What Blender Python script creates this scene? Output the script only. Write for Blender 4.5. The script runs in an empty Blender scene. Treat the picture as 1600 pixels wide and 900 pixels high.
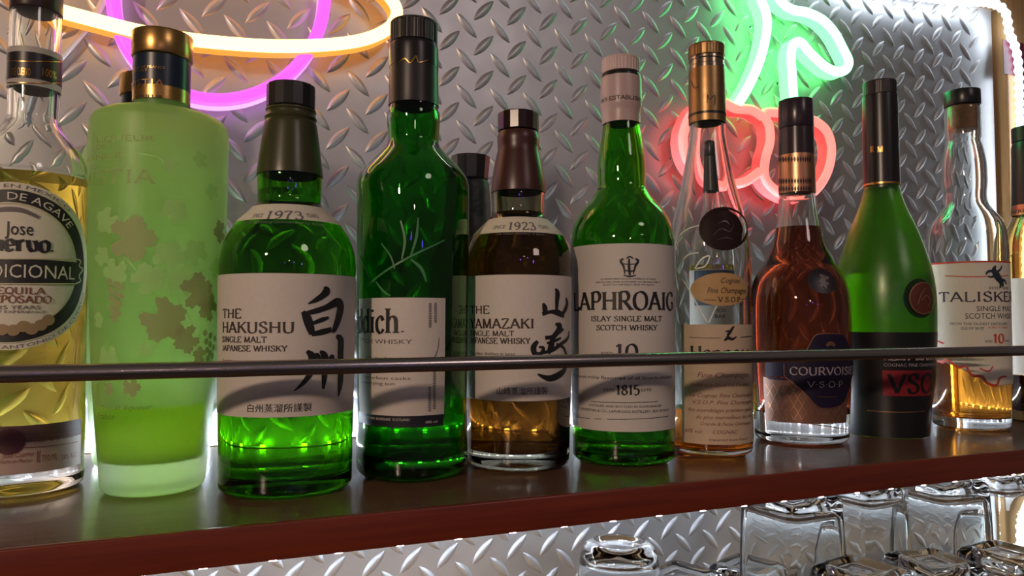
import bpy, math, random
from math import sin, cos, pi, sqrt, atan2, asin, tan
from mathutils import Vector
random.seed(7)
S = bpy.context.scene
COL = S.collection

# ------------------------------------------------------------------ camera, world, lights, exposure
F = 1156.0                       # focal length for a 1600 px wide frame
YAW, PITCH = math.radians(22), math.atan(50 / 1156.0)
CAM = Vector((0, 0, 0.1025))     # shelf top is z = 0
f0 = Vector((sin(YAW), cos(YAW), 0))
RT = Vector((cos(YAW), -sin(YAW), 0))
FW = f0 * cos(PITCH) + Vector((0, 0, sin(PITCH)))
UP = f0 * -sin(PITCH) + Vector((0, 0, cos(PITCH)))
cam = bpy.data.cameras.new('camera')
cam.sensor_width = 36
cam.lens = 36 * F / 1600
cam.clip_start = 0.01
camo = bpy.data.objects.new('camera', cam)
COL.objects.link(camo)
camo.location = CAM
camo.rotation_euler = (pi / 2 + PITCH, 0, -YAW)
S.camera = camo
S.view_settings.view_transform = 'Standard'
S.view_settings.look = 'None'
S.view_settings.exposure = 0.3
S.view_settings.gamma = 1
S.view_settings.use_curve_mapping = False
S.cycles.max_bounces = 24
S.cycles.transmission_bounces = 20
S.cycles.glossy_bounces = 6
S.cycles.diffuse_bounces = 3
S.cycles.sample_clamp_indirect = 6
S.cycles.blur_glossy = 0.3

W = bpy.data.worlds.new('bar_room')
S.world = W
W.use_nodes = True
W.node_tree.nodes['Background'].inputs[0].default_value = (1.0, 0.86, 0.80, 1)
W.node_tree.nodes['Background'].inputs[1].default_value = 0.048


def lamp(name, loc, aim, energy, size, color, kind='AREA'):
    l = bpy.data.lights.new(name, kind)
    l.energy = energy
    l.color = color
    if kind == 'AREA':
        l.shape = 'DISK'
        l.size = size
    else:
        l.shadow_soft_size = size
    o = bpy.data.objects.new(name, l)
    COL.objects.link(o)
    o.location = loc
    d = Vector(aim) - Vector(loc)
    o.rotation_euler = d.to_track_quat('-Z', 'Y').to_euler()
    return o


lamp('bar_lamp', (-1.30, -0.95, 0.70), (0.3, 0.5, 0.1), 11.5, 0.10, (1.0, 0.72, 0.53))
lamp('room_lamp', (0.9, -1.6, 1.3), (0.4, 0.5, 0.1), 3, 0.5, (1.0, 0.82, 0.80))
for bx_, bz_ in ((-0.25, 0.28), (0.12, 0.30), (0.42, 0.26)):
    lamp('disco_bulb', (bx_, -0.9, bz_), (0, 0, 0), 0.25, 0.012, (0.15, 0.06, 1.0), 'POINT')
lamp('far_bulb', (-0.1, -1.2, 0.42), (0, 0, 0), 1.0, 0.02, (1.0, 0.75, 0.5), 'POINT')

D_EDGE, D_RAIL, D_WALL = 0.395, 0.41, 0.665
Z_LOW = -0.185


def ray(px, py):
    return FW + RT * ((px - 800) / F) + UP * ((450 - py) / F)


def at_y(px, py, y):
    d = ray(px, py)
    return CAM + d * (y / d.y)


def at_z(px, py, z):
    d = ray(px, py)
    return CAM + d * ((z - CAM.z) / d.z)


def z_at(P, py):
    """height on the vertical through P seen at image row py"""
    p = Vector((P[0], P[1], 0)) - CAM
    v = (450 - py) / F
    return (v * p.dot(FW) - p.dot(UP)) / (cos(PITCH) - v * sin(PITCH))


# ------------------------------------------------------------------ materials
MATS = {}


def mat(name, col=(.8, .8, .8), rough=.5, metal=0, trans=0, ior=1.5, emit=None, es=0, spec=.5, coat=0):
    if name in MATS:
        return MATS[name]
    m = bpy.data.materials.new(name)
    m.use_nodes = True
    b = m.node_tree.nodes['Principled BSDF']
    b.inputs['Base Color'].default_value = (*col, 1)
    b.inputs['Roughness'].default_value = rough
    b.inputs['Metallic'].default_value = metal
    b.inputs['Transmission Weight'].default_value = trans
    b.inputs['IOR'].default_value = ior
    b.inputs['Specular IOR Level'].default_value = spec
    b.inputs['Coat Weight'].default_value = coat
    if emit:
        b.inputs['Emission Color'].default_value = (*emit, 1)
        b.inputs['Emission Strength'].default_value = es
    MATS[name] = m
    return m


def vary(m, scale=(8, 8, 8), col2=None, amount=.5, rough=None, bump=0, detail=6, nscale=6):
    """procedural variation of colour, roughness and relief"""
    nt = m.node_tree
    b = nt.nodes['Principled BSDF']
    tc = nt.nodes.new('ShaderNodeTexCoord')
    mp = nt.nodes.new('ShaderNodeMapping')
    mp.inputs['Scale'].default_value = scale
    nz = nt.nodes.new('ShaderNodeTexNoise')
    nz.inputs['Scale'].default_value = nscale
    nz.inputs['Detail'].default_value = detail
    nt.links.new(tc.outputs['Object'], mp.inputs[0])
    nt.links.new(mp.outputs[0], nz.inputs['Vector'])
    rp = nt.nodes.new('ShaderNodeValToRGB')
    rp.color_ramp.elements[0].position = .5 - amount / 2
    rp.color_ramp.elements[1].position = .5 + amount / 2
    nt.links.new(nz.outputs['Fac'], rp.inputs[0])
    if col2:
        c1 = tuple(b.inputs['Base Color'].default_value)
        rp.color_ramp.elements[0].color = c1
        rp.color_ramp.elements[1].color = (*col2, 1)
        nt.links.new(rp.outputs[0], b.inputs['Base Color'])
    if rough:
        mr = nt.nodes.new('ShaderNodeMapRange')
        mr.inputs[3].default_value, mr.inputs[4].default_value = rough
        nt.links.new(nz.outputs['Fac'], mr.inputs[0])
        nt.links.new(mr.outputs[0], b.inputs['Roughness'])
    if bump:
        bp = nt.nodes.new('ShaderNodeBump')
        bp.inputs['Strength'].default_value = bump
        bp.inputs['Distance'].default_value = .001
        nt.links.new(nz.outputs['Fac'], bp.inputs['Height'])
        nt.links.new(bp.outputs[0], b.inputs['Normal'])
    return m


PLATE = vary(mat('aluminium_tread_plate', (.60, .60, .61), .38, .82), (6, 6, 6), (.52, .52, .54), .8, (.36, .48), 0)
WOOD = vary(mat('varnished_red_wood', (.21, .034, .014), .36, coat=.1), (2, 40, 40), (.12, .018, .009), .5, (.24, .42), .12)
WOODTOP = vary(mat('varnished_dark_shelf_top', (.19, .10, .055), .2, coat=.2), (2, 30, 30), (.13, .065, .035), .5, (.16, .30), .06)
PINE = vary(mat('tan_wood', (.42, .25, .11), .5), (30, 30, 2), (.27, .14, .055), .6, (.4, .6), .2)
CLEAR = mat('clear_glass', (.97, .985, .97), .0, 0, 1, 1.48)
GLASSW = mat('tumbler_glass', (.95, .975, .97), .0, 0, 1, 1.5)
GREEN = mat('green_bottle_glass', (.25, .68, .03), .0, 0, 1, 1.5)
DGREEN = mat('deep_green_bottle_glass', (.07, .50, .035), .0, 0, 1, 1.5)
LGREEN = mat('bright_green_bottle_glass', (.20, .70, .035), .0, 0, 1, 1.5)
FROSTG = mat('satin_green_glass', (.28, .62, .04), .30, 0, 1, 1.5)
FROST = vary(mat('frosted_lime_glass', (.88, 1.0, .68), .32, 0, 1, 1.45), (1, 1, 1), None, .5, (.36, .46), .1, nscale=300)
nt = FROST.node_tree
_b = nt.nodes['Principled BSDF']
_t = nt.nodes.new('ShaderNodeBsdfTranslucent')
_t.inputs[0].default_value = (.76, 1.0, .46, 1)
_x = nt.nodes.new('ShaderNodeMixShader')
_x.inputs[0].default_value = .22
nt.links.new(_b.outputs[0], _x.inputs[1])
nt.links.new(_t.outputs[0], _x.inputs[2])
_d = nt.nodes.new('ShaderNodeBsdfDiffuse')
_d.inputs[0].default_value = (.52, .95, .30, 1)
_y = nt.nodes.new('ShaderNodeMixShader')
_y.inputs[0].default_value = .10
nt.links.new(_x.outputs[0], _y.inputs[1])
nt.links.new(_d.outputs[0], _y.inputs[2])
nt.links.new(_y.outputs[0], nt.nodes['Material Output'].inputs[0])
for _m, _c in ((GREEN, (.20, .46, .03)), (DGREEN, (.07, .38, .04)), (LGREEN, (.16, .46, .03))):
    _v = _m.node_tree.nodes.new('ShaderNodeVolumeAbsorption')
    _v.inputs[0].default_value = (*_c, 1)
    _v.inputs[1].default_value = 60
    _m.node_tree.links.new(_v.outputs[0], _m.node_tree.nodes['Material Output'].inputs[1])
BLACK = mat('black_plastic', (.012, .011, .011), .3)
CHAR = mat('black_capsule', (.02, .017, .016), .38)
PAPER = vary(mat('label_paper', (.72, .66, .60), .6), (1, 1, 1), (.68, .62, .56), .6, None, .1, nscale=400)
CREAM = vary(mat('cream_label_paper', (.76, .72, .60), .6), (1, 1, 1), (.72, .68, .56), .6, None, .1, nscale=400)
INK = mat('black_ink', (.012, .012, .014), .5)
GREYINK = mat('grey_ink', (.16, .14, .14), .6)
GOLD = vary(mat('brushed_gold', (.62, .36, .12), .3, 1), (1, 1, 60), (.5, .28, .09), .6, (.22, .36), 0)
BRONZE = vary(mat('bronze_foil', (.42, .25, .11), .36, 1), (1, 1, 40), (.34, .20, .09), .6, (.3, .44), 0)
COPPER = mat('copper_foil', (.62, .30, .17), .34, 1)
STEEL = vary(mat('brushed_steel_tube', (.50, .44, .42), .26, 1), (1, 60, 60), (.42, .37, .36), .6, (.2, .34), 0)
CORK = vary(mat('cork', (.34, .17, .07), .7), (1, 1, 1), (.22, .1, .04), .6, None, .3, nscale=300)


# ------------------------------------------------------------------ mesh helpers
class MB:
    def __init__(s):
        s.v, s.f = [], []

    def add(s, vs, fs):
        n = len(s.v)
        s.v += [tuple(p) for p in vs]
        s.f += [tuple(i + n for i in q) for q in fs]
        return s

    def build(s, name, m, parent=None, smooth=True, angle=40, loc=None):
        me = bpy.data.meshes.new(name)
        me.from_pydata(s.v, [], s.f)
        me.materials.append(m)
        if smooth:
            for p in me.polygons:
                p.use_smooth = True
            me.set_sharp_from_angle(angle=math.radians(angle))
        me.update()
        o = bpy.data.objects.new(name, me)
        COL.objects.link(o)
        if parent:
            o.parent = parent
        if loc is not None:
            o.location = loc
        return o


def tag(o, label, cat, group=None, kind=None):
    o['label'] = label
    o['category'] = cat
    if group:
        o['group'] = group
    if kind:
        o['kind'] = kind
    return o


def empty(name, loc, label, cat, group=None):
    o = bpy.data.objects.new(name, None)
    o.empty_display_size = .02
    COL.objects.link(o)
    o.location = loc
    return tag(o, label, cat, group)


def copy_tree(o, parent=None):
    c = o.copy()
    COL.objects.link(c)
    c.parent = parent
    for ch in list(o.children):
        copy_tree(ch, c)
    return c


def box(x0, x1, y0, y1, z0, z1, bev=0.0):
    m = MB()
    b = min(bev, (x1 - x0) / 3, (y1 - y0) / 3, (z1 - z0) / 3)
    if b <= 0:
        m.add([(x, y, z) for x in (x0, x1) for y in (y0, y1) for z in (z0, z1)],
              [(0, 1, 3, 2), (4, 6, 7, 5), (0, 4, 5, 1), (2, 3, 7, 6), (0, 2, 6, 4), (1, 5, 7, 3)])
        return m
    import bmesh
    bm = bmesh.new()
    bmesh.ops.create_cube(bm, size=1)
    for v in bm.verts:
        v.co = Vector(((x0 + x1) / 2 + v.co.x * (x1 - x0), (y0 + y1) / 2 + v.co.y * (y1 - y0), (z0 + z1) / 2 + v.co.z * (z1 - z0)))
    bmesh.ops.bevel(bm, geom=bm.edges[:], offset=b, segments=3, profile=.5, affect='EDGES')
    bm.verts.index_update()
    m.add([v.co[:] for v in bm.verts], [[v.index for v in f.verts] for f in bm.faces])
    bm.free()
    return m


def prism(poly, z0, z1):
    n = len(poly)
    return MB().add([(x, y, z0) for x, y in poly] + [(x, y, z1) for x, y in poly],
                    [tuple(range(n))[::-1], tuple(range(n, 2 * n))] + [(i, (i + 1) % n, n + (i + 1) % n, n + i) for i in range(n)])


def spline(pts, n=8, closed=False):
    """Catmull-Rom through points of any dimension"""
    out = []
    N = len(pts)
    D = len(pts[0])
    rng = range(N) if closed else range(N - 1)
    for i in rng:
        g = (lambda k: pts[k % N]) if closed else (lambda k: pts[max(0, min(N - 1, k))])
        p0, p1, p2, p3 = g(i - 1), g(i), g(i + 1), g(i + 2)
        for j in range(n):
            t = j / n
            out.append(tuple(.5 * (2 * p1[d] + (p2[d] - p0[d]) * t + (2 * p0[d] - 5 * p1[d] + 4 * p2[d] - p3[d]) * t * t
                                   + (3 * p1[d] - p0[d] - 3 * p2[d] + p3[d]) * t ** 3) for d in range(D)))
    if not closed:
        out.append(tuple(pts[-1]))
    return out


def lathe(m, prof, seg=96, rf=None, a0=0.0, ridges=0, ramp=0):
    """revolve an open (r, z) profile; ends on the axis are closed to a point"""
    rings = []
    vs, fs = [], []
    for r, z in prof:
        if r < 1e-6:
            rings.append([len(vs)])
            vs.append((0, 0, z))
        else:
            k = []
            for i in range(seg):
                a = a0 + 2 * pi * i / seg
                q = r * (rf(a, z) if rf else 1)
                if ridges:
                    q += ramp * (1 if (i * ridges * 2 // seg) % 2 else 0)
                k.append(len(vs))
                vs.append((q * cos(a), q * sin(a), z))
            rings.append(k)
    for A, B in zip(rings, rings[1:]):
        if len(A) == 1 and len(B) == 1:
            continue
        for i in range(seg):
            j = (i + 1) % seg
            if len(A) == 1:
                fs.append((A[0], B[j], B[i]))
            elif len(B) == 1:
                fs.append((A[i], A[j], B[0]))
            else:
                fs.append((A[i], A[j], B[j], B[i]))
    return m.add(vs, fs)


def bevcyl(r, z0, z1, b=.0006, rb=None):
    rb = r if rb is None else rb
    return [(0, z0), (rb - b, z0), (rb - b * .3, z0 + b * .3), (rb, z0 + b), (r, z1 - b), (r - b * .3, z1 - b * .3), (r - b, z1), (0, z1)]


def tube(m, pts, r, seg=12, closed=False, caps=True):
    """round tube along 3-D points"""
    P = [Vector(p) for p in pts]
    n = len(P)
    vs, fs = [], []
    ref = Vector((0, 1, 0.001))
    for i in range(n):
        t = (P[(i + 1) % n] - P[i - 1]) if closed else (P[min(n - 1, i + 1)] - P[max(0, i - 1)])
        t.normalize()
        a = t.cross(ref)
        if a.length < 1e-3:
            a = t.cross(Vector((1, 0, 0)))
        a.normalize()
        b = t.cross(a)
        for k in range(seg):
            th = 2 * pi * k / seg
            vs.append(P[i] + a * (r * cos(th)) + b * (r * sin(th)))
    for i in range(n if closed else n - 1):
        j = (i + 1) % n
        for k in range(seg):
            l = (k + 1) % seg
            fs.append((i * seg + k, i * seg + l, j * seg + l, j * seg + k))
    if caps and not closed:
        fs.append(tuple(range(seg))[::-1])
        fs.append(tuple((n - 1) * seg + k for k in range(seg)))
    return m.add(vs, fs)


# ------------------------------------------------------------------ lettering: a stroked serif alphabet
G = {}


def gl(ch, w, *strokes):
    G[ch] = (w, [(s[0], [tuple(map(float, q.split(','))) for q in s[1:].split()]) for s in strokes])


V1 = 'L.12,0 .12,1'
gl('A', .74, 'L.04,0 .36,1', 'L.36,1 .7,0', 'l.16,.34 .57,.34')
gl('B', .64, V1, 'S.12,1 .4,1 .52,.77 .4,.53 .12,.53', 'S.12,.53 .44,.53 .58,.27 .44,0 .12,0')
gl('C', .70, 'S.62,.8 .5,.97 .34,1 .12,.8 .06,.5 .12,.2 .34,0 .52,.03 .64,.2', 'l.62,.75 .62,.95')
gl('D', .74, V1, 'S.12,1 .4,1 .62,.8 .68,.5 .62,.2 .4,0 .12,0')
gl('E', .62, V1, 'l.12,1 .55,1 .55,.84', 'l.12,.52 .44,.52', 'l.12,0 .58,0 .58,.17')
gl('F', .58, V1, 'l.12,1 .55,1 .55,.84', 'l.12,.52 .44,.52')
gl('G', .76, 'S.62,.8 .5,.97 .34,1 .12,.8 .06,.5 .12,.2 .34,0 .52,.03 .64,.12', 'l.64,.06 .64,.42', 'l.5,.42 .74,.42', 'l.62,.75 .62,.95')
gl('H', .76, V1, 'L.64,0 .64,1', 'l.12,.52 .64,.52')
gl('I', .34, 'L.17,0 .17,1')
gl('J', .44, 'S.3,1 .3,.6 .3,.25 .2,.0 .06,.06')
gl('K', .70, V1, 'L.62,1 .14,.42', 'L.3,.6 .66,0')
gl('L', .60, V1, 'l.12,0 .56,0 .58,.2')
gl('M', .90, 'L.12,0 .15,1', 'l.15,1 .45,.04', 'l.45,.04 .75,1', 'L.75,1 .78,0')
gl('N', .76, 'L.12,0 .12,1', 'l.12,1 .62,0', 'L.62,0 .62,1')
gl('O', .78, 'C.39,1 .64,.85 .72,.5 .64,.15 .39,0 .14,.15 .06,.5 .14,.85')
gl('P', .60, V1, 'S.12,1 .42,1 .54,.74 .42,.47 .12,.47')
gl('Q', .78, 'C.39,1 .64,.85 .72,.5 .64,.15 .39,0 .14,.15 .06,.5 .14,.85', 'l.36,.2 .7,-.16')
gl('R', .70, V1, 'S.12,1 .42,1 .54,.75 .42,.5 .12,.5', 'L.32,.5 .66,0')
gl('S', .58, 'S.48,.76 .42,.95 .28,1 .12,.9 .11,.7 .28,.54 .46,.4 .5,.2 .4,.03 .26,0 .12,.05 .07,.25')
gl('T', .70, 'L.35,0 .35,1', 'l.05,.84 .05,1 .65,1 .65,.84')
gl('U', .76, 'S.12,1 .12,.6 .13,.25 .22,.04 .4,0 .57,.06 .63,.25 .64,.6 .64,1')
gl('V', .72, 'L.04,1 .36,0', 'L.36,0 .68,1')
gl('W', 1.0, 'L.03,1 .27,0', 'l.27,0 .5,.95', 'l.5,.95 .73,0', 'L.73,0 .97,1')
gl('X', .70, 'L.05,1 .64,0', 'L.62,1 .06,0')
gl('Y', .70, 'L.05,1 .35,.48', 'L.65,1 .35,.48', 'L.35,.5 .35,0')
gl('Z', .64, 'l.08,.85 .08,1 .56,1', 'l.56,1 .06,0', 'l.06,0 .56,0 .56,.16')
gl('0', .60, 'C.3,1 .48,.85 .54,.5 .48,.15 .3,0 .12,.15 .06,.5 .12,.85')
gl('1', .42, 'L.22,0 .22,1', 'l.22,1 .06,.84')
gl('2', .58, 'S.08,.78 .16,.96 .3,1 .47,.88 .46,.66 .26,.32 .06,.02', 'l.06,.02 .52,.02 .54,.18')
gl('3', .58, 'S.08,.84 .2,.99 .36,.98 .46,.8 .38,.58 .22,.53', 'S.22,.53 .44,.5 .5,.26 .38,.03 .2,0 .07,.14')
gl('5', .56, 'l.46,1 .12,1 .1,.56', 'S.1,.56 .28,.64 .46,.5 .46,.2 .28,.0 .08,.08')
gl('7', .56, 'l.06,.84 .06,1 .5,1', 'S.5,1 .32,.6 .24,.3 .22,0')
gl('8', .58, 'C.29,1 .46,.78 .29,.54 .12,.78', 'C.29,.54 .52,.27 .29,0 .06,.27')
gl('9', .58, 'C.29,1 .5,.72 .29,.42 .08,.72', 'S.5,.72 .48,.4 .36,.1 .16,.0')
gl('n', .62, 'L.12,0 .12,.68', 'S.12,.5 .28,.68 .44,.62 .48,.4 .48,0')
gl('y', .54, 'L.06,.68 .28,.02', 'S.5,.68 .3,.1 .2,-.2 .06,-.24')
gl('i', .32, 'L.16,0 .16,.68', 'l.16,.88 .16,.98')
gl('d', .60, 'C.3,.68 .46,.5 .46,.18 .28,0 .12,.12 .08,.34 .14,.58', 'L.48,0 .48,1.02')
gl('c', .50, 'S.42,.52 .34,.67 .24,.68 .1,.5 .1,.18 .24,0 .36,.03 .44,.16')
gl('h', .62, 'L.12,0 .12,1.02', 'S.12,.5 .28,.68 .44,.62 .48,.4 .48,0')
gl('o', .54, 'C.27,.7 .44,.56 .46,.34 .42,.1 .27,0 .12,.1 .08,.34 .1,.56')
gl('s', .46, 'S.36,.54 .26,.69 .12,.6 .14,.42 .34,.28 .36,.1 .22,0 .08,.12')
gl('e', .50, 'S.08,.34 .42,.38 .4,.6 .26,.7 .12,.58 .08,.32 .16,.06 .28,0 .44,.12')
gl('u', .56, 'S.1,.68 .1,.3 .16,.04 .3,.02 .42,.14', 'L.44,0 .44,.68')
gl('r', .44, 'L.12,0 .12,.68', 'S.12,.46 .24,.66 .38,.64')
gl('v', .52, 'L.08,.7 .12,.2 .26,0', 'S.26,0 .44,.14 .46,.4 .38,.68')
gl('.', .26, 'l.13,0 .13,.1')
gl('-', .40, 'l.05,.42 .35,.42')
gl('·', .30, 'l.15,.42 .15,.56')
gl(' ', .34)
gl("'", .2, 'l.1,.8 .1,1')


def stroke2(out, pts, width):
    """ribbon of quads along 2-D points; width is a number or f(i, dx, dy)"""
    n = len(pts)
    if n < 2:
        return
    vs = []
    for i in range(n):
        a, b = pts[max(0, i - 1)], pts[min(n - 1, i + 1)]
        dx, dy = b[0] - a[0], b[1] - a[1]
        L = sqrt(dx * dx + dy * dy) or 1e-9
        dx, dy = dx / L, dy / L
        w = width(i, dx, dy) / 2 if callable(width) else width / 2
        vs += [(pts[i][0] - dy * w, pts[i][1] + dx * w), (pts[i][0] + dy * w, pts[i][1] - dx * w)]
    out.add([(x, y, 0) for x, y in vs], [(2 * i, 2 * i + 1, 2 * i + 3, 2 * i + 2) for i in range(n - 1)])


def text_width(s, sp):
    return sum(G.get(c, G[' '])[0] for c in s) + sp * (len(s) - 1)


def serif_text(out, s, x0, x1, y0, h, thick=.215, thin=.08, serif=.14, sp=.06, xs=None, bend=None):
    """lay lettering between x0 and x1 on the label plane, cap height h"""
    k = (x1 - x0) / text_width(s, sp)
    x = x0
    for c in s:
        w, strokes = G.get(c, G[' '])
        for kind, P in strokes:
            if kind in 'Ll':
                Q = []
                for a, b in zip(P, P[1:]):
                    Q += [(a[0] + (b[0] - a[0]) * t / 3, a[1] + (b[1] - a[1]) * t / 3) for t in range(3)]
                segs = [[a, ((a[0] + b[0]) / 2, (a[1] + b[1]) / 2), b] for a, b in zip(P, P[1:])]
            elif kind == 'S':
                segs = [spline(P, 5)]
            else:
                q = spline(P, 5, True)
                segs = [q + q[:2]]
            for sg in segs:
                q = [(x + p[0] * k, y0 + p[1] * h) for p in sg]
                stroke2(out, q, lambda i, dx, dy: h * (thin + (thick - thin) * abs(dy * .95 - dx * .3) ** 1.2))
            if serif and kind in 'LS':
                for e, nb in ((P[0], P[1]), (P[-1], P[-2])):
                    if abs(e[1] - nb[1]) > abs(e[0] - nb[0]) * .6 and (e[1] < .02 or e[1] > .97 or (c in 'idurvh' and abs(e[1] - .68) < .03)):
                        yy = y0 + e[1] * h + (thin * h / 2 if e[1] < .5 else -thin * h / 2)
                        sx = serif * h * min(1, k / h * 1.3)
                        stroke2(out, [(x + e[0] * k - sx, yy), (x + e[0] * k, yy), (x + e[0] * k + sx, yy)], thin * h)
        x += (w + sp) * k


def plain_text(out, s, x0, x1, y0, h, shear=0):
    """small print from the built-in face"""
    cu = bpy.data.curves.new('t', 'FONT')
    cu.body = s
    cu.resolution_u = 2
    cu.shear = shear
    ob = bpy.data.objects.new('t', cu)
    me = bpy.data.meshes.new_from_object(ob)
    if len(me.vertices):
        xs = [v.co.x for v in me.vertices]
        a, b = min(xs), max(xs)
        kx = (x1 - x0) / max(b - a, 1e-6)
        ky = h / .70
        out.add([(x0 + (v.co.x - a) * kx, y0 + v.co.y * ky, 0) for v in me.vertices], [tuple(p.vertices) for p in me.polygons])
    bpy.data.objects.remove(ob)
    bpy.data.curves.remove(cu)
    bpy.data.meshes.remove(me)


# ------------------------------------------------------------------ a bottle read from its outline
class Bottle:
    def __init__(s, name, label, cat, base, prof, wall=.0026, foot=.010, group='bottles on the bar shelf', rf=None, punt=.004):
        s.cx, s.by = base
        P = at_z(base[0], base[1], 0)
        s.P = Vector((P.x, P.y, 0))
        s.root = empty(name, s.P, label, cat, group)
        d = CAM - s.P
        s.az = atan2(d.y, d.x)
        s.rf = rf
        s.hws = prof
        pts = []
        for py, hw in prof:
            z = z_at(s.P, py)
            pts.append((s.rad(z, hw), z))
        pts.sort(key=lambda p: p[1])
        s.raw = pts
        pr = spline(pts, 6)
        s.prof = pr
        s.wall, s.foot, s.punt = wall, foot, punt
        s.top = pts[-1][1]

    def dep(s, z):
        return (Vector((s.P.x, s.P.y, z)) - CAM).dot(FW)

    def rad(s, z, hw):
        u = (s.cx - 800) / F
        return hw / F * s.dep(z) / sqrt(1 + u * u)

    def z(s, py):
        return z_at(s.P, py)

    def R(s, z):
        pr = s.prof
        if z <= pr[0][1]:
            return pr[0][0]
        for a, b in zip(pr, pr[1:]):
            if a[1] <= z <= b[1] and b[1] > a[1]:
                t = (z - a[1]) / (b[1] - a[1])
                return a[0] + (b[0] - a[0]) * t
        return pr[-1][0]

    def sp(s, px, py):
        """angle and height of the point of the front surface seen at (px, py)"""
        z = s.z(py)
        for _ in range(4):
            r = s.R(z)
            u0 = (s.cx - 800) / F
            hw = r * F * sqrt(1 + u0 * u0) / s.dep(z)
            q = max(-.995, min(.995, (px - s.cx) / hw))
            a = s.az + asin(q)
            if s.rf:
                r *= s.rf(a, z)
            z = z_at((s.P.x + r * cos(a), s.P.y + r * sin(a)), py)
        return a, z

    def ref(s, py0, py1=None):
        """label plane: arc length along the surface, height"""
        s.Rr = s.R(s.z((py0 + (py1 or py0)) / 2))
        return s

    def xy(s, px, py):
        a, z = s.sp(px, py)
        return ((a - s.az) * s.Rr, z)

    def wrap(s, m, name, mt, parent, eps):
        o = MB()
        vs = []
        for x, z, e in m.v:
            a = s.az + x / s.Rr
            r = s.R(z)
            if s.rf:
                r *= s.rf(a, z)
            r += eps + e
            vs.append((r * cos(a), r * sin(a), z))
        o.add(vs, m.f)
        return o.build(name, mt, parent, angle=60)

    def grid(s, m, px0, px1, py0, py1, n=40, k=12):
        """a paper label between two columns and two rows"""
        a0, z1 = s.xy(px0, py0)
        a1, _ = s.xy(px1, py0)
        z1 = s.xy((px0 + px1) / 2, py0)[1]
        z0 = s.xy((px0 + px1) / 2, py1)[1]
        return s.rect(m, a0, a1, z0, z1, n, k)

    def rect(s, m, a0, a1, z0, z1, n=40, k=12):
        vs = [(a0 + (a1 - a0) * i / n, z0 + (z1 - z0) * j / k, 0) for j in range(k + 1) for i in range(n + 1)]
        fs = [(j * (n + 1) + i, j * (n + 1) + i + 1, (j + 1) * (n + 1) + i + 1, (j + 1) * (n + 1) + i) for j in range(k) for i in range(n)]
        m.add(vs, fs)
        return a0, a1, z0, z1

    def fan(s, m, px, py, rx, ry, f=lambda t: 1, n=48, rings=4):
        """a filled shape round a centre; radii in pixels across and up"""
        x, z = s.xy(px, py)
        d = s.dep(z) - s.Rr
        vs, fs = [(x, z, 0)], []
        for k in range(1, rings + 1):
            for i in range(n):
                t = 2 * pi * i / n
                q = f(t) * k / rings
                vs.append((x + rx / F * d * q * cos(t), z + ry / F * d * q * sin(t), 0))
        for i in range(n):
            j = (i + 1) % n
            fs.append((0, 1 + i, 1 + j))
            for k in range(rings - 1):
                b = 1 + k * n
                fs.append((b + i, b + n + i, b + n + j, b + j))
        m.add(vs, fs)

    def rows(s, m, rows, n=24):
        """a filled shape from (py, px_left, px_right) rows"""
        vs, fs = [], []
        for py, p0, p1 in rows:
            a0, a1 = s.xy(p0, py)[0], s.xy(p1, py)[0]
            z = s.xy((p0 + p1) / 2, py)[1]
            vs += [(a0 + (a1 - a0) * i / n, z, 0) for i in range(n + 1)]
        for j in range(len(rows) - 1):
            fs += [(j * (n + 1) + i, (j + 1) * (n + 1) + i, (j + 1) * (n + 1) + i + 1, j * (n + 1) + i + 1) for i in range(n)]
        m.add(vs, fs)

    def text(s, m, t, px0, px1, base, top, plain=False, cx=None, **kw):
        c = (px0 + px1) / 2
        x0, x1 = s.xy(px0, base)[0], s.xy(px1, base)[0]
        y0 = s.xy(c, base)[1]
        h = s.xy(c, top)[1] - y0
        (plain_text if plain else serif_text)(m, t, x0, x1, y0, h, **kw)

    def brush(s, m, pts, n=5, wk=1.0):
        """a brush stroke through (px, py, width px)"""
        d = s.dep(s.z(pts[0][1])) - s.Rr
        q = spline([(*s.xy(x, y), w * wk / F * d) for x, y, w in pts], n)
        stroke2(m, [(p[0], p[1]) for p in q], lambda i, a, b: max(q[i][2], .0001))

    def glass(s, m, top_py=None, name='glass', seg=96):
        zt = s.z(top_py) if top_py else s.top
        out = [p for p in s.prof if .004 < p[1] < zt]
        r0 = s.prof[0][0]
        b = min(.0045, r0 * .2)
        pu = s.punt
        bot = [(0, pu), (r0 * .45, pu * .8), (r0 * .72, pu * .2), (r0 - b * 1.5, 0), (r0 - b, .0002), (r0 - b * .5, .0009), (r0 - b * .15, .0022)]
        outer = bot + out + [(s.R(zt), zt)]
        w = s.wall
        zi = s.foot
        inn = [(max(.003, p[0] - w), p[1]) for p in out if p[1] > zi + .004]
        rt = max(.003, s.R(zt) - w)
        ri = s.R(zi) - w
        inner = [(0, zi + pu * .6), (ri * .5, zi + pu * .4), (ri * .86, zi + .0004), (ri * .96, zi + .0016)] + inn + [(rt, zt)]
        s.inner = inner
        return lathe(MB(), outer + inner[::-1], seg, s.rf).build(name, m, s.root, angle=50)

    def liquid(s, m, level_py, name='liquid', seg=96):
        zl = s.z(level_py)
        e = .0005
        pr = [(r + e if r > 0 else 0, z - (e if z < s.foot + .006 else 0)) for r, z in s.inner if z < zl]
        rl = pr[-1][0]
        rl = max(.003, s.R(zl) - s.wall) + e
        pr += [(rl, zl), (0, zl)]
        return lathe(MB(), pr, seg, s.rf).build(name, m, s.root, angle=50)

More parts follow.
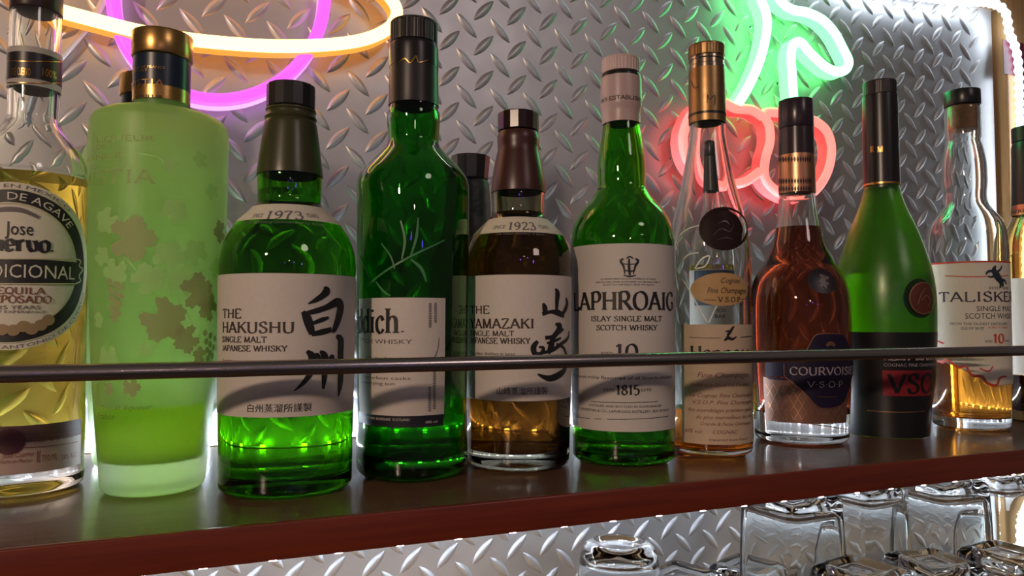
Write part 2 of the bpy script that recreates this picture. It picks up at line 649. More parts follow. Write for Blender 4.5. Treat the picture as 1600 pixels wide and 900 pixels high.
    def sleeve(s, m, py0, py1, name, eps=.0006, seg=96, parent=None, steps=14, ridges=0, ramp=0, extra=None):
        """foil or band hugging the glass between two image rows"""
        z0, z1 = s.z(py1), s.z(py0)
        pr = []
        for i in range(steps + 1):
            z = z0 + (z1 - z0) * i / steps
            pr.append((s.R(z) + eps + (extra(i / steps) if extra else 0), z))
        pr = [(pr[0][0] - eps * .8, z0)] + pr + [(pr[-1][0] - eps * .8, z1)]
        return lathe(MB(), pr, seg, s.rf, ridges=ridges, ramp=ramp).build(name, m, parent or s.root, angle=35)

    def cap(s, m, py0, py1, hw, name='cap', seg=96, ridges=0, ramp=.0004, hw2=None, bev=.0008, flat=False):
        z0, z1 = s.z(py1), s.z(py0)
        r = s.rad((z0 + z1) / 2, hw)
        rb = s.rad((z0 + z1) / 2, hw2) if hw2 else r
        mb = MB()
        if ridges:
            b = bev
            lathe(mb, [(0, z0), (rb - b, z0), (rb, z0 + b * .5)], seg)
            lathe(mb, [(rb, z0 + b * .5), (r, z1 - b * 2)], seg, ridges=ridges, ramp=-ramp)
            lathe(mb, [(r, z1 - b * 2), (r, z1 - b), (r - b * .3, z1 - b * .3), (r - b, z1), (0, z1)], seg)
        else:
            lathe(mb, bevcyl(r, z0, z1, bev, rb), seg)
        return mb.build(name, m, s.root, angle=20 if flat else 40)


# ------------------------------------------------------------------ the setting
def setting(o):
    o['kind'] = 'structure'
    return o


def tread_wall():
    m = MB()
    x0, x1, z0, z1 = -.45, .963, -.42, .70
    y = D_WALL
    m.add([(x0, y, z0), (x1, y, z0), (x1, y, z1), (x0, y, z1), (x0, y + .004, z0), (x1, y + .004, z0), (x1, y + .004, z1), (x0, y + .004, z1)],
          [(0, 1, 2, 3), (1, 5, 6, 2), (4, 0, 3, 7), (7, 3, 2, 6), (0, 4, 5, 1), (5, 4, 7, 6)])
    p = .0345
    ph = at_y(729, 95, y)
    L, Wd, H = .0300, .0084, .0019
    nl, nw = 8, 4
    i0, i1 = int((x0 - ph.x) / p) + 1, int((x1 - ph.x) / p)
    j0, j1 = int((z0 - ph.z) / p) + 1, int((z1 - ph.z) / p)
    for i in range(i0, i1):
        for j in range(j0, j1):
            for sgn in (-1, 1):
                cx = ph.x + i * p + (p / 2 if sgn > 0 else 0)
                cz = ph.z + j * p + (p / 2 if sgn > 0 else 0)
                ca, sa = cos(sgn * pi * .262), sin(sgn * pi * .262)
                vs, fs = [], []
                for a in range(nl + 1):
                    t = a / nl * 2 - 1
                    hw = Wd / 2 * (1 - abs(t) ** 2.2) + .0002
                    for b in range(nw + 1):
                        q = b / nw * 2 - 1
                        hh = H * (1 - t ** 4) * (1 - abs(q) ** 1.7)
                        lx, lz = t * L / 2, q * hw
                        vs.append((cx + lx * ca - lz * sa, y - hh - .00002, cz + lx * sa + lz * ca))
                for a in range(nl):
                    for b in range(nw):
                        k = a * (nw + 1) + b
                        fs.append((k, k + 1, k + nw + 2, k + nw + 1))
                m.add(vs, fs)
    o = m.build('wall_back', PLATE, angle=60)
    return setting(o)


tread_wall()
# wooden frame round the plate, standing a little proud of it
setting(box(.974, 1.30, D_WALL - .012, D_WALL + .03, -.42, .72, .002).build('trim_1', PINE))
setting(box(-.45, .9735, D_WALL - .012, D_WALL + .03, .519, .72, .002).build('trim_2', PINE))

sh = tag(prism([(-.35, D_EDGE + .004), (1.25, D_EDGE + .004), (1.25, .632), (.956, .632), (.956, D_WALL - .0018), (-.35, D_WALL - .0018)], -.018, 0).build('bar_shelf', WOODTOP),
         'long dark red varnished wooden shelf the bottles stand on', 'shelf')
ed = box(-.35, 1.25, D_EDGE, D_EDGE + .0039, -.0186, .0001, .0008).build('front_edge', WOOD, sh)
ed['label'] = 'reddish brown front edge'
low = tag(box(-.35, 1.25, .40, D_WALL - .030, Z_LOW - .02, Z_LOW, .002).build('glass_shelf', PINE),
          'lower tan wooden shelf carrying the upturned tumblers', 'shelf')

# the bar's floor far below
setting(box(-3, 3, -3, .72, -1.12, -1.10).build('floor', mat('dark_bar_floor', (.05, .04, .035), .5), smooth=False))

# guard rail
zr = (at_y(0, 590, D_RAIL).z + at_y(1600, 545, D_RAIL).z) / 2
rail = empty('guard_rail', (-.3, D_RAIL, 0), 'thin brown metal rail running in front of all the bottles', 'rail')
tube(MB(), [(-.02, 0, zr), (.4, 0, zr), (.8, 0, zr), (1.5, 0, zr)], .0042, 24).build('tube', STEEL, rail)
for x in (0.0, 1.45):
    tube(MB(), [(x, 0, .0), (x, 0, zr)], .003, 16).build('post', STEEL, rail)

# ------------------------------------------------------------------ light strips
LEDW = mat('white_diode', (.9, .9, .9), .4, emit=(.78, .88, 1.0), es=950)
LEDU = mat('added_strip_diode', (.9, .9, .9), .4, emit=(.76, .87, 1.0), es=380)
LEDB = mat('strip_backing', (.75, .76, .78), .5)
ROPE = mat('lit_silicone_rope', (.9, .9, .9), .4, emit=(.76, .88, 1.0), es=5.5)


def led_strip(name, label, p0, p1, nrm, pitch, width=.008, mt=LEDW):
    p0, p1, nrm = Vector(p0), Vector(p1), Vector(nrm)
    d = (p1 - p0)
    L = d.length
    d.normalize()
    s = d.cross(nrm)
    root = empty(name, p0, label, 'led strip')

    def slab(a0, a1, w, t0, t1):
        vs = [d * a + s * (w * k) + nrm * t for a in (a0, a1) for k in (-.5, .5) for t in (t0, t1)]
        return MB().add(vs, [(0, 1, 3, 2), (4, 6, 7, 5), (0, 4, 5, 1), (2, 3, 7, 6), (0, 2, 6, 4), (1, 5, 7, 3)])
    slab(0, L, width, 0, .0008).build('backing', LEDB, root, smooth=False)
    first = None
    n = int(L / pitch)
    for i in range(n):
        if first is None:
            first = slab(-.0018, .0018, .0034, .0008, .0024).build('diode', mt, root, smooth=False)
            o = first
        else:
            o = first.copy()
            COL.objects.link(o)
            o.parent = root
        o.location = d * (pitch * (i + .5))
    return root


led_strip('led_strip', 'white led strip lying behind the bottles along the back of the shelf',
          (-.25, D_WALL - .0085, 0), (.95, D_WALL - .0085, 0), (0, 0, 1), .026)
led_strip('led_strip', 'white led strip under the front edge of the bottle shelf',
          (-.25, D_EDGE + .0075, -.01785), (.95, D_EDGE + .0075, -.01785), (0, 0, -1), .033, .006)
led_strip('led_strip', 'added white led strip under the bottle shelf against the metal wall, brightening the glasses from behind',
          (-.25, D_WALL - .012, -.018), (.95, D_WALL - .012, -.018), (0, 0, -1), .0167, mt=LEDU)  # extra strip, added to brighten the glasses under the shelf


def rope(pts):
    root = empty('rope_light', pts[0], 'glowing white rope light along the wooden frame at the right end', 'rope light')
    o = Vector(pts[0])
    path = spline([tuple(Vector(p) - o) for p in pts], 10)
    m = MB()
    P = [Vector(p) for p in path]
    # beaded silicone tube
    d = [0]
    for a, b in zip(P, P[1:]):
        d.append(d[-1] + (b - a).length)
    n = int(d[-1] / .0022)
    Q = []
    k = 0
    for i in range(n):
        t = d[-1] * i / (n - 1)
        while k < len(d) - 2 and d[k + 1] < t:
            k += 1
        u = (t - d[k]) / max(1e-9, d[k + 1] - d[k])
        Q.append(P[k].lerp(P[k + 1], u))
    seg = 12
    vs, fs = [], []
    for i, q in enumerate(Q):
        t = (Q[min(n - 1, i + 1)] - Q[max(0, i - 1)]).normalized()
        a = t.cross(Vector((0, 1, 0))).normalized()
        r = .0054 + .0011 * sin(i * .0022 / .011 * 2 * pi)
        for s_ in range(seg):
            th = 2 * pi * s_ / seg
            vs.append(q + a * (r * cos(th)) + Vector((0, -1, 0)) * (r * .8 * sin(th)))
    for i in range(n - 1):
        for s_ in range(seg):
            l = (s_ + 1) % seg
            fs.append((i * seg + s_, i * seg + l, (i + 1) * seg + l, (i + 1) * seg + s_))
    m.add(vs, fs).build('silicone_tube', ROPE, root)
    return root


YR = D_WALL - .0200
rp = [Vector((.34, YR, .545)), Vector((.55, YR, .538)), at_y(1350, -26, YR), at_y(1480, 0, YR), at_y(1545, 4, YR), at_y(1570, 18, YR), at_y(1577, 50, YR), at_y(1588, 80, YR), at_y(1592, 120, YR),
      at_y(1594, 250, YR), at_y(1595, 450, YR), at_y(1594, 700, YR), at_y(1594, 850, YR), at_y(1594, 930, YR)]
rope([tuple(p) for p in rp])
cl = at_y(1582, 90, D_WALL - .012)
tag(box(cl.x - .019, cl.x + .022, D_WALL - .0128, D_WALL - .0121, cl.z - .024, cl.z + .022).build('tape_patch', mat('maroon_tape', (.10, .012, .025), .4), smooth=False),
    'dark maroon tape patch stuck on the wooden frame behind the rope light', 'tape')


# ------------------------------------------------------------------ neon signs
def neon(name, label_part, root, org, pts, closed, core, side, w=.0105, d=.015, y=D_WALL - .026, n=8):
    """flex-neon: a bright rounded face on a tinted silicone body, lying in a plane before the wall"""
    P = spline([((at_y(px, py, y) - org).x, (at_y(px, py, y) - org).z) for px, py in pts], n, closed)
    N = len(P)
    hw = w / 2
    yb, yf = (y - org.y) + d, (y - org.y)
    face = [(hw, yf + .001), (hw * .95, yf - .0015), (hw * .7, yf - .0032), (hw * .3, yf - .0042), (-hw * .3, yf - .0042), (-hw * .7, yf - .0032), (-hw * .95, yf - .0015), (-hw, yf + .001)]
    body = [(-hw, yf + .001), (-hw, yb), (hw, yb), (hw, yf + .001)]
    res = []
    for nm, sec, mt in (('glow_face', face, core), ('silicone_body', body, side)):
        vs, fs = [], []
        K = len(sec)
        for i in range(N):
            a = P[(i - 1) % N] if closed else P[max(0, i - 1)]
            b = P[(i + 1) % N] if closed else P[min(N - 1, i + 1)]
            t = Vector((b[0] - a[0], b[1] - a[1])).normalized()
            for o_, yy in sec:
                vs.append((P[i][0] - t.y * o_, yy, P[i][1] + t.x * o_))
        for i in range(N if closed else N - 1):
            j = (i + 1) % N
            for k in range(K - 1):
                fs.append((i * K + k, i * K + k + 1, j * K + k + 1, j * K + k))
        if not closed:
            fs += [tuple(range(K)), tuple((N - 1) * K + k for k in range(K))[::-1]]
        ob = MB().add(vs, fs).build(name if nm == 'glow_face' else nm, mt, root, angle=60)
        res.append(ob)
    res[1].parent = res[0]
    return res[0]


def emis(name, c, s, base=(.8, .8, .8)):
    return mat(name, base, .4, emit=c, es=s)


ORC = emis('orange_neon_face', (1.0, .62, .16), 4.5, (.05, .03, .01))
ORS = emis('orange_neon_side', (1.0, .33, .03), 1.0, (.1, .05, .02))
PKC = emis('pink_neon_face', (.88, .10, .95), 1.15, (.1, .02, .1))
PKS = emis('pink_neon_side', (.75, .25, .8), .7, (.5, .4, .5))
GRC = emis('green_neon_face', (.10, 1.0, .30), 11, (.1, .3, .15))
GRS = emis('green_neon_side', (.15, 1.0, .22), 2.0, (.2, .6, .3))
RDC = emis('red_neon_face', (1.0, .16, .13), 1.6, (.8, .4, .4))
RDS = emis('red_neon_side', (1.0, .05, .05), .8, (.8, .3, .3))

YN = D_WALL - .026
org = at_y(342, -10, D_WALL - .001)
sat = empty('neon_sign', org, 'planet neon sign, pink circle crossed by an orange ring, top left', 'neon sign', 'neon signs on the metal wall')
ringpts = [(79, 12), (135, 28), (210, 47), (285, 60), (360, 68), (435, 72), (510, 70), (567, 62), (604, 46), (619, 26), (616, 6), (590, -22), (530, -55), (440, -82), (330, -100),
           (210, -106), (110, -98), (40, -76), (8, -44), (30, -10)]
pink = [(342 + 166 * cos(t * pi / 10), -10 + 166 * sin(t * pi / 10)) for t in range(20)]
neon('ring', '', sat, org, ringpts, True, ORC, ORS, y=YN - .004)
neon('circle', '', sat, org, pink, True, PKC, PKS, y=YN + .006)
cab = [at_y(px, py, D_WALL - .006) - org for px, py in ((170, -20), (152, 20), (128, 52), (100, 84), (82, 104), (50, 140), (20, 180))]
tube(MB(), spline([tuple(c) for c in cab], 6), .0028, 10).build('cable', mat('clear_cable', (.85, .85, .85), .2, 0, .25), sat)
for px, py in ((400, -96), (60, -84), (342, 156), (612, 40), (200, -98)):
    q = at_y(px, py, YN) - org
    tube(MB(), [(q.x, .0002, q.z), (q.x, -.012, q.z), (q.x, -.0205, q.z)], .002, 10).build('stand_off', CLEAR, sat)

org2 = at_y(1215, 180, D_WALL - .001)
che = empty('neon_sign', org2, 'cherry neon sign, green stems and leaf over two red cherries', 'neon sign', 'neon signs on the metal wall')
neon('stem', '', che, org2, [(1176, -45), (1181, -25), (1189, 0), (1197, 22), (1198, 48), (1188, 92), (1170, 134), (1152, 164)], False, GRC, GRS, y=YN)
neon('leaf_stem', '', che, org2, [(1200, -45), (1206, -22), (1220, 2), (1238, 15), (1262, 20), (1286, 32), (1304, 52), (1317, 76), (1326, 96), (1321, 109), (1307, 112), (1288, 103), (1266, 83), (1252, 67),
                            (1241, 68), (1236, 83), (1237, 110), (1241, 170)], False, GRC, GRS, y=YN, n=6)


def c7(*p):
    return [(1030 + .4111 * x, 50 + .4111 * y) for x, y in p]


neon('cherry', '', che, org2, c7((392, 322), (350, 296), (290, 290), (240, 268), (180, 270), (125, 310), (92, 390), (100, 470), (140, 535), (200, 570), (260, 578), (325, 570), (384, 530)), False, RDC, RDS, y=YN)
neon('cherry', '', che, org2, c7((400, 312), (445, 306), (510, 318), (580, 334), (632, 372), (654, 440), (640, 530), (590, 604), (520, 632), (450, 608), (403, 558), (402, 490), (420, 420), (418, 360)), True, RDC, RDS, y=YN - .0005)
for px, py in ((1197, 30), (1320, 100), (1070, 240), (1290, 270), (1180, 285), (1240, 120)):
    q = at_y(px, py, YN) - org2
    tube(MB(), [(q.x, .0002, q.z), (q.x, -.009, q.z), (q.x, -.0165, q.z)], .002, 10).build('stand_off', CLEAR, che)


# ------------------------------------------------------------------ bottles
EL, ET = .00035, .0006          # paper and print above the glass


def c3(x, y):
    return 320 + .389 * x, 100 + .389 * y


def k4(*p):                      # brush strokes noted at 2.143 x
    return [(320 + .4666 * x, 400 + .4666 * y, .4666 * w) for x, y, w in p]


def k6(*p):
    return [(700 + .4222 * x, 380 + .4222 * y, .4222 * w) for x, y, w in p]


# --- green japanese whisky -------------------------------------------------
b = Bottle('whisky_bottle', 'green whisky bottle whose cream label carries two big black brush characters and a 1973 collar', 'bottle', (447, 760),
           [(172, 36), (184, 38), (190, 37), (196, 40), (230, 45), (268, 50), (285, 51), (305, 50), (318, 50.5), (327, 57), (338, 68), (351, 82), (372, 96), (390, 103), (410, 106.5), (440, 107), (560, 106.5), (680, 105.5), (735, 105), (757, 105)])
b.glass(GREEN, wall=None) if False else b.glass(GREEN)
b.liquid(mat('green_seen_whisky', (.80, .86, .45), 0, 0, 1, 1.36), 300)
lathe(MB(), bevcyl(b.rad(b.z(150), 38.5), b.z(172), b.z(135), .0008), 16).build('cap', BLACK, b.root, angle=15)
b.sleeve(mat('dark_olive_capsule', (.05, .052, .02), .3), 173, 276, 'capsule', extra=lambda t: .0007 if .83 < t < .89 or t > .95 else 0, steps=40)
b.ref(338)
m = MB(); b.rect(m, -1.45 * b.Rr, 1.45 * b.Rr, b.z(353), b.z(327), 60, 8)
col = b.wrap(m, 'collar_label', CREAM, b.root, EL)
m = MB(); b.text(m, '1973', 411, 468, 342, 330, thick=.2)
b.text(m, 'SINCE', 392, 407, 340, 334, plain=True); b.text(m, 'YEARS', 472, 490, 340, 334, plain=True)
b.text(m, 'The distillery surrounded by forest', 384, 497, 349, 345, plain=True, shear=.2)
b.wrap(m, 'lettering', GREYINK, col, ET)
b.ref(540)
m = MB(); b.grid(m, 336, 551, 427, 652)
lab = b.wrap(m, 'label', PAPER, b.root, EL)
m = MB()
b.text(m, 'THE', 352, 380, 497, 483); b.text(m, 'HAKUSHU', 352, 456, 520, 503); b.text(m, 'SINGLE MALT', 352, 417, 535, 526); b.text(m, 'JAPANESE WHISKY', 352, 446, 549, 540)
b.wrap(m, 'lettering', mat('brown_ink', (.055, .035, .03), .6), lab, ET)
m = MB()
b.text(m, 'The whisky surrounded by nature', 353, 416, 566, 562, plain=True); b.text(m, '白州蒸溜所謹製', 391, 482, 643, 633, plain=True)
b.wrap(m, 'small_lettering', INK, lab, ET)
m = MB()
for st in (k4((382, 104, 8), (390, 116, 26), (378, 132, 20), (355, 148, 14), (332, 160, 3)), k4((316, 186, 12), (328, 205, 26), (338, 235, 26), (346, 262, 18)),
           k4((318, 192, 8), (350, 186, 16), (390, 172, 18), (425, 155, 28), (438, 168, 32), (432, 205, 28), (420, 240, 20), (412, 256, 10)),
           k4((348, 225, 10), (375, 214, 14), (398, 206, 8)), k4((344, 262, 12), (375, 255, 18), (408, 246, 16)),
           k4((292, 352, 8), (306, 358, 20), (322, 364, 6)), k4((330, 318, 10), (346, 335, 24), (350, 365, 24), (338, 400, 18), (316, 430, 12), (292, 452, 3)),
           k4((345, 345, 4), (362, 330, 12), (372, 350, 10)), k4((372, 318, 8), (386, 335, 24), (388, 370, 22), (386, 410, 18), (384, 445, 8)),
           k4((392, 360, 4), (410, 335, 12), (418, 350, 8)), k4((424, 268, 10), (440, 282, 28), (440, 330, 28), (442, 380, 28), (440, 430, 24), (434, 470, 5))):
    b.brush(m, st, wk=1.12)
b.wrap(m, 'brush_characters', INK, lab, ET)
HAK = b

# --- tall dark green single malt -------------------------------------------
tri = lambda a, z: 1 + (.035 * cos(3 * (a + pi / 2 + .35)) if z < .18 else .035 * cos(3 * (a + pi / 2 + .35)) * max(0, 1 - (z - .18) / .02))
b = Bottle('whisky_bottle', 'tall dark green three-sided whisky bottle with black capsule and a label ending in lowercase letters', 'bottle', (643, 738),
           [(72, 35), (80, 36.5), (120, 37), (166, 38), (178, 41), (191, 41.5), (213, 40), (224, 40), (232, 44), (240, 51), (263, 73), (276, 83), (290, 87.5), (320, 88), (450, 87), (600, 86), (655, 84), (672, 84.5), (695, 87), (720, 87), (738, 85)], rf=tri, foot=.014, punt=.006)
b.glass(DGREEN)
b.liquid(mat('pale_whisky', (.62, .48, .16), 0, 0, 1, 1.36), 596)
b.cap(CHAR, 37, 71, 37, ridges=60, ramp=.0005)
b.sleeve(BLACK, 71.5, 108, 'neck_band', .0008)
b.sleeve(CHAR, 108, 167, 'capsule', .0006, extra=lambda t: .0009 if .93 < t < .99 else 0)
m = MB(); b.ref(92); b.brush(m, [(622, 98, 1), (630, 92, 2), (638, 99, 1.5), (646, 88, 2), (650, 98, 1.5), (664, 94, 1)], wk=1)
b.wrap(m, 'signature', GOLD, b.root, .0011)
b.ref(560)
m = MB(); b.grid(m, 560, 692, 465, 650)
lab = b.wrap(m, 'label', PAPER, b.root, EL)
m = MB(); b.grid(m, 561, 690, 650, 668, k=3)
o = b.wrap(m, 'label_foot', mat('navy_black_paper', (.012, .013, .02), .5), lab, EL); o['label'] = 'black strip along the foot of the label'
m = MB(); b.text(m, 'iddich', 557, 625, 520, 483, thick=.17, thin=.05, sp=.03); b.text(m, '.', 627, 632, 519, 500)
b.wrap(m, 'lettering', INK, lab, ET)
m = MB()
b.text(m, 'TCH WHISKY', 566, 643, 537, 530, plain=True); b.text(m, 'OUR SIGNATURE', 573, 620, 563, 558, plain=True)
b.text(m, 'bourbon casks', 573, 641, 593, 588, plain=True); b.text(m, 'a marrying tun', 566, 619, 601, 596, plain=True)
b.wrap(m, 'small_lettering', GREYINK, lab, ET)
m = MB()
for x, y0, y1 in ((668, 474, 512), (676, 474, 505), (668, 605, 642), (675, 570, 640)):
    y = y0
    while y < y1:
        b.brush(m, [(x - 2, y, 1.6), (x, y + .6, 1.6), (x + 2, y, 1.6)], 2); y += 2.6
b.brush(m, [(682, 527, .8), (680, 545, 1.2), (676, 556, 1.5), (671, 561, 1)], 4)
b.wrap(m, 'side_lettering', GREYINK, lab, ET)
m = MB(); b.text(m, 'DUFFTOWN  BANFFSHIRE  SCOTLAND', 572, 640, 657, 653, plain=True); b.text(m, '40% vol', 662, 680, 661, 657, plain=True)
b.wrap(m, 'small_lettering', PAPER, lab, ET)
m = MB(); b.ref(400)                 # embossed leafy sprig on the glass
for pts in ([(575, 448, 3), (610, 420, 3), (650, 395, 3), (690, 375, 2)], [(598, 380, 2), (612, 400, 3), (618, 420, 2)], [(626, 345, 2), (632, 375, 4), (628, 405, 2)], [(650, 340, 2), (648, 370, 4), (640, 400, 2)],
            [(590, 440, 2), (602, 455, 4), (612, 462, 2)], [(640, 405, 2), (655, 420, 5), (662, 440, 2)], [(560, 400, 2), (575, 425, 3), (580, 447, 2)]):
    b.brush(m, pts)
b.wrap(m, 'embossed_sprig', mat('pale_green_relief', (.07, .24, .09), .3), b.root, .0006)
GLE = b

# --- amber japanese whisky ---------------------------------------------------
b = Bottle('whisky_bottle', 'amber whisky bottle with brown capsule, a 1923 collar and black brush characters on its label', 'bottle', (810, 724),
           [(208, 29), (214, 31.5), (228, 31), (231, 30), (250, 34), (280, 39.5), (301, 41.5), (318, 41), (333, 41), (341, 43), (350, 52), (360, 62), (369, 70), (385, 77), (402, 82), (425, 83), (560, 82.5), (690, 80), (722, 79)], foot=.012)
b.glass(mat('smoke_clear_glass', (.62, .60, .46), 0, 0, 1, 1.48))
b.liquid(mat('amber_whisky', (.30, .115, .015), 0, 0, 1, 1.36), 334)
lathe(MB(), bevcyl(b.rad(b.z(190), 32), b.z(207), b.z(178), .0008), 16).build('cap', mat('dark_brown_plastic', (.022, .010, .009), .25), b.root, angle=15)
b.sleeve(mat('brown_capsule', (.060, .018, .014), .33), 208, 302, 'capsule')
b.ref(356)
m = MB(); b.rect(m, -1.45 * b.Rr, 1.45 * b.Rr, b.z(371), b.z(345), 60, 8)
colr = b.wrap(m, 'collar_label', CREAM, b.root, EL)
m = MB(); b.text(m, '1923', 794, 837, 359, 347.5, thick=.2)
b.text(m, 'SINCE', 772, 790, 357.5, 352, plain=True); b.text(m, 'YEARS', 840, 856, 357.5, 352, plain=True)
b.text(m, 'The oldest distillery in Japan', 777, 848, 366.5, 362.5, plain=True, shear=.2)
b.wrap(m, 'lettering', GREYINK, colr, ET)
b.ref(530)
m = MB(); b.grid(m, 716 + 13, 891, 429, 627)
lab = b.wrap(m, 'label', PAPER, b.root, EL)
m = MB()
b.text(m, 'THE', 739, 768, 490, 478); b.text(m, 'YAMAZAKI', 739, 833, 513, 498); b.text(m, 'SINGLE MALT', 739, 804, 525, 517); b.text(m, 'JAPANESE WHISKY', 739, 827, 537, 528)
b.wrap(m, 'lettering', mat('brown_ink', ()), lab, ET)
m = MB()
b.text(m, 'The oldest distillery in Japan', 739, 805, 555, 550, plain=True); b.text(m, 'YAMAZAKI DISTILLERY', 739, 800, 560, 556, plain=True); b.text(m, '山崎蒸溜所謹製', 779, 852, 616, 607, plain=True)
b.wrap(m, 'small_lettering', INK, lab, ET)
m = MB()
for st in (k6((388, 168, 6), (396, 185, 22), (394, 215, 18), (392, 250, 12)), k6((345, 222, 8), (351, 240, 20), (352, 262, 14)), k6((342, 262, 14), (372, 254, 12), (400, 258, 22), (420, 272, 10)),
           k6((428, 202, 8), (432, 225, 20), (422, 250, 18), (408, 268, 10)),
           k6((388, 298, 6), (404, 308, 26), (396, 328, 22), (380, 350, 20), (372, 385, 24), (362, 408, 14)), k6((352, 350, 14), (380, 345, 12), (412, 322, 10), (418, 318, 6)),
           k6((326, 362, 12), (312, 385, 20), (318, 410, 18), (338, 408, 14), (346, 388, 12), (330, 384, 6)),
           k6((345, 405, 10), (378, 395, 14), (410, 372, 14), (436, 350, 14), (440, 325, 8)), k6((392, 372, 8), (420, 390, 12), (430, 425, 16), (424, 465, 20), (400, 488, 24), (370, 500, 22), (345, 494, 14), (326, 484, 5)),
           k6((358, 370, 8), (385, 362, 10), (408, 350, 8))):
    b.brush(m, st, wk=1.1)
b.wrap(m, 'brush_characters', INK, lab, ET)
YAM = b

# --- green islay whisky ------------------------------------------------------
b = Bottle('whisky_bottle', 'green whisky bottle with pale pink cap and a full white label dated 1815', 'bottle', (974, 716),
           [(118, 29), (124, 30.5), (150, 31), (168, 31), (174, 29), (198, 29), (220, 32.5), (247, 36.5), (270, 37.5), (293, 38), (303, 43), (313, 50), (334, 67), (354, 77), (372, 80), (400, 81), (560, 80.5), (690, 80), (716, 79)], foot=.007, punt=.004)
b.glass(LGREEN)
b.liquid(mat('pale_whisky', ()), 676)
PKP = mat('pale_pink_plastic', (.62, .47, .44), .4)
b.cap(PKP, 93.5, 117, 30, ridges=64, ramp=.0004)
b.sleeve(BLACK, 117.5, 124, 'neck_band', .0002)
o = b.sleeve(mat('pale_pink_foil', (.52, .38, .36), .35), 124, 195, 'capsule')
b.ref(152); m = MB(); b.text(m, '1815 ESTABLISHED', 944, 1016, 155, 149); b.wrap(m, 'lettering', mat('brown_ink', ()), o, .0009)
b.ref(530)
m = MB(); b.rect(m, -1.40 * b.Rr, 1.42 * b.Rr, b.z(663), b.z(388.5), 60, 12)
lab = b.wrap(m, 'label', mat('white_label_paper', (.64, .60, .55), .55), b.root, EL)
m = MB()
b.text(m, 'LAPHROAIG', 901, 1049, 484, 456, thick=.2, thin=.07); b.text(m, 'ISLAY SINGLE MALT', 928, 1031, 502, 494, serif=.18); b.text(m, 'SCOTCH WHISKY', 936, 1024, 516, 508, serif=.18)
b.text(m, '10', 963, 996, 561, 538, thick=.22); b.text(m, 'AGED', 942, 960, 554, 550); b.text(m, '1815', 964, 998, 617, 602)
b.brush(m, [(927, 627, 1), (975, 629, 1), (1025, 627, 1)])
b.brush(m, [(902, 651, 1), (975, 655, 1), (1040, 650, 1)])
b.wrap(m, 'lettering', INK, lab, ET)
m = MB()
b.text(m, 'BY APPOINTMENT TO H.R.H. THE PRINCE OF WALES', 943, 1022, 437, 434.5, plain=True); b.text(m, 'DISTILLERS AND SUPPLIERS OF SINGLE MALT', 936, 1029, 441.5, 439, plain=True)
b.text(m, 'SCOTCH WHISKY, ISLE OF ISLAY', 946, 1020, 446, 443.5, plain=True)
b.wrap(m, 'appointment_lettering', INK, lab, ET)
m = MB(); b.text(m, 'The most richly flavoured of all Scotch whiskies', 899, 1046, 593, 588, plain=True); b.text(m, 'ESTD', 946, 962, 611, 607); b.text(m, 'ESTD', 1000, 1015, 611, 607)
b.text(m, 'DISTILLED AND BOTTLED IN SCOTLAND BY', 925, 1030, 637, 633.5, plain=True); b.text(m, 'D. JOHNSTON & CO., LAPHROAIG DISTILLERY, ISLE OF ISLAY', 908, 1041, 645, 641, plain=True)
b.text(m, '70cl e', 899, 909, 650, 645, plain=True)
b.wrap(m, 'small_lettering', INK, lab, ET)
m = MB()  # three-plume crest
for pts in ([(985, 430, 4), (984, 418, 5), (984, 404, 3)], [(978, 428, 2), (976, 416, 4), (972, 408, 5), (976, 404, 3)], [(990, 428, 2), (993, 416, 4), (997, 408, 5), (993, 404, 3)], [(976, 430, 2), (985, 432, 3), (994, 430, 2)],
            [(977, 422, 2), (985, 424, 3), (993, 422, 2)], [(973, 412, 2), (985, 413, 2), (997, 412, 2)], [(980, 404, 2), (985, 401, 3), (990, 404, 2)]):
    b.brush(m, pts, 4, .8)
b.wrap(m, 'crest', INK, lab, ET)
LAP = b

# --- clear cognac with seal --------------------------------------------------
b = Bottle('cognac_bottle', 'slender clear cognac bottle with bronze capsule and a round dark seal on its shoulder', 'bottle', (1111, 705),
           [(112, 27), (135, 27.5), (200, 28), (222, 30), (247, 34.5), (280, 41), (305, 47), (338, 55.5), (365, 61), (395, 64), (440, 65), (600, 65), (680, 65.5), (703, 64.5)], foot=.005, punt=.003)
b.glass(CLEAR)
b.liquid(mat('orange_cognac', (.85, .26, .02), 0, 0, 1, 1.36), 636)
b.cap(BRONZE, 73, 92, 29, ridges=70, ramp=.0002)
b.sleeve(mat('bronze_neck_ring', (.45, .36, .27), .2, 1), 92.5, 111, 'neck_ring', .0001, extra=lambda t: .0006 if t < .3 or t > .75 else 0)
o = b.sleeve(BRONZE, 111, 194, 'capsule', .0008)
b.sleeve(BLACK, 180, 183.5, 'capsule_line', .0011, steps=3, parent=o)
b.ref(150); m = MB()
for pts in ([(1070, 150, 1), (1080, 140, 1.2), (1088, 128, 1.2), (1093, 138, 1), (1100, 135, 1)], [(1111, 162, 1), (1112, 148, 1.2), (1114, 156, 1), (1122, 150, 1.2), (1122, 165, 1)]):
    b.brush(m, pts)
b.wrap(m, 'signature', INK, o, .0011)
b.ref(359); m = MB(); b.fan(m, 1132, 358, 33, 33, lambda t: 1 + .03 * sin(5 * t) + .02 * sin(9 * t + 1))
seal = b.wrap(m, 'wax_seal', mat('dark_wax', (.022, .010, .009), .5, spec=.15), b.root, .0022)
m = MB(); q = [(1132 + 32 * cos(t * pi / 12), 358 + 32 * sin(t * pi / 12), 4) for t in range(25)]
b.brush(m, q, 3); b.wrap(m, 'seal_rim', mat('dark_wax', ()), seal, .003)
m = MB()
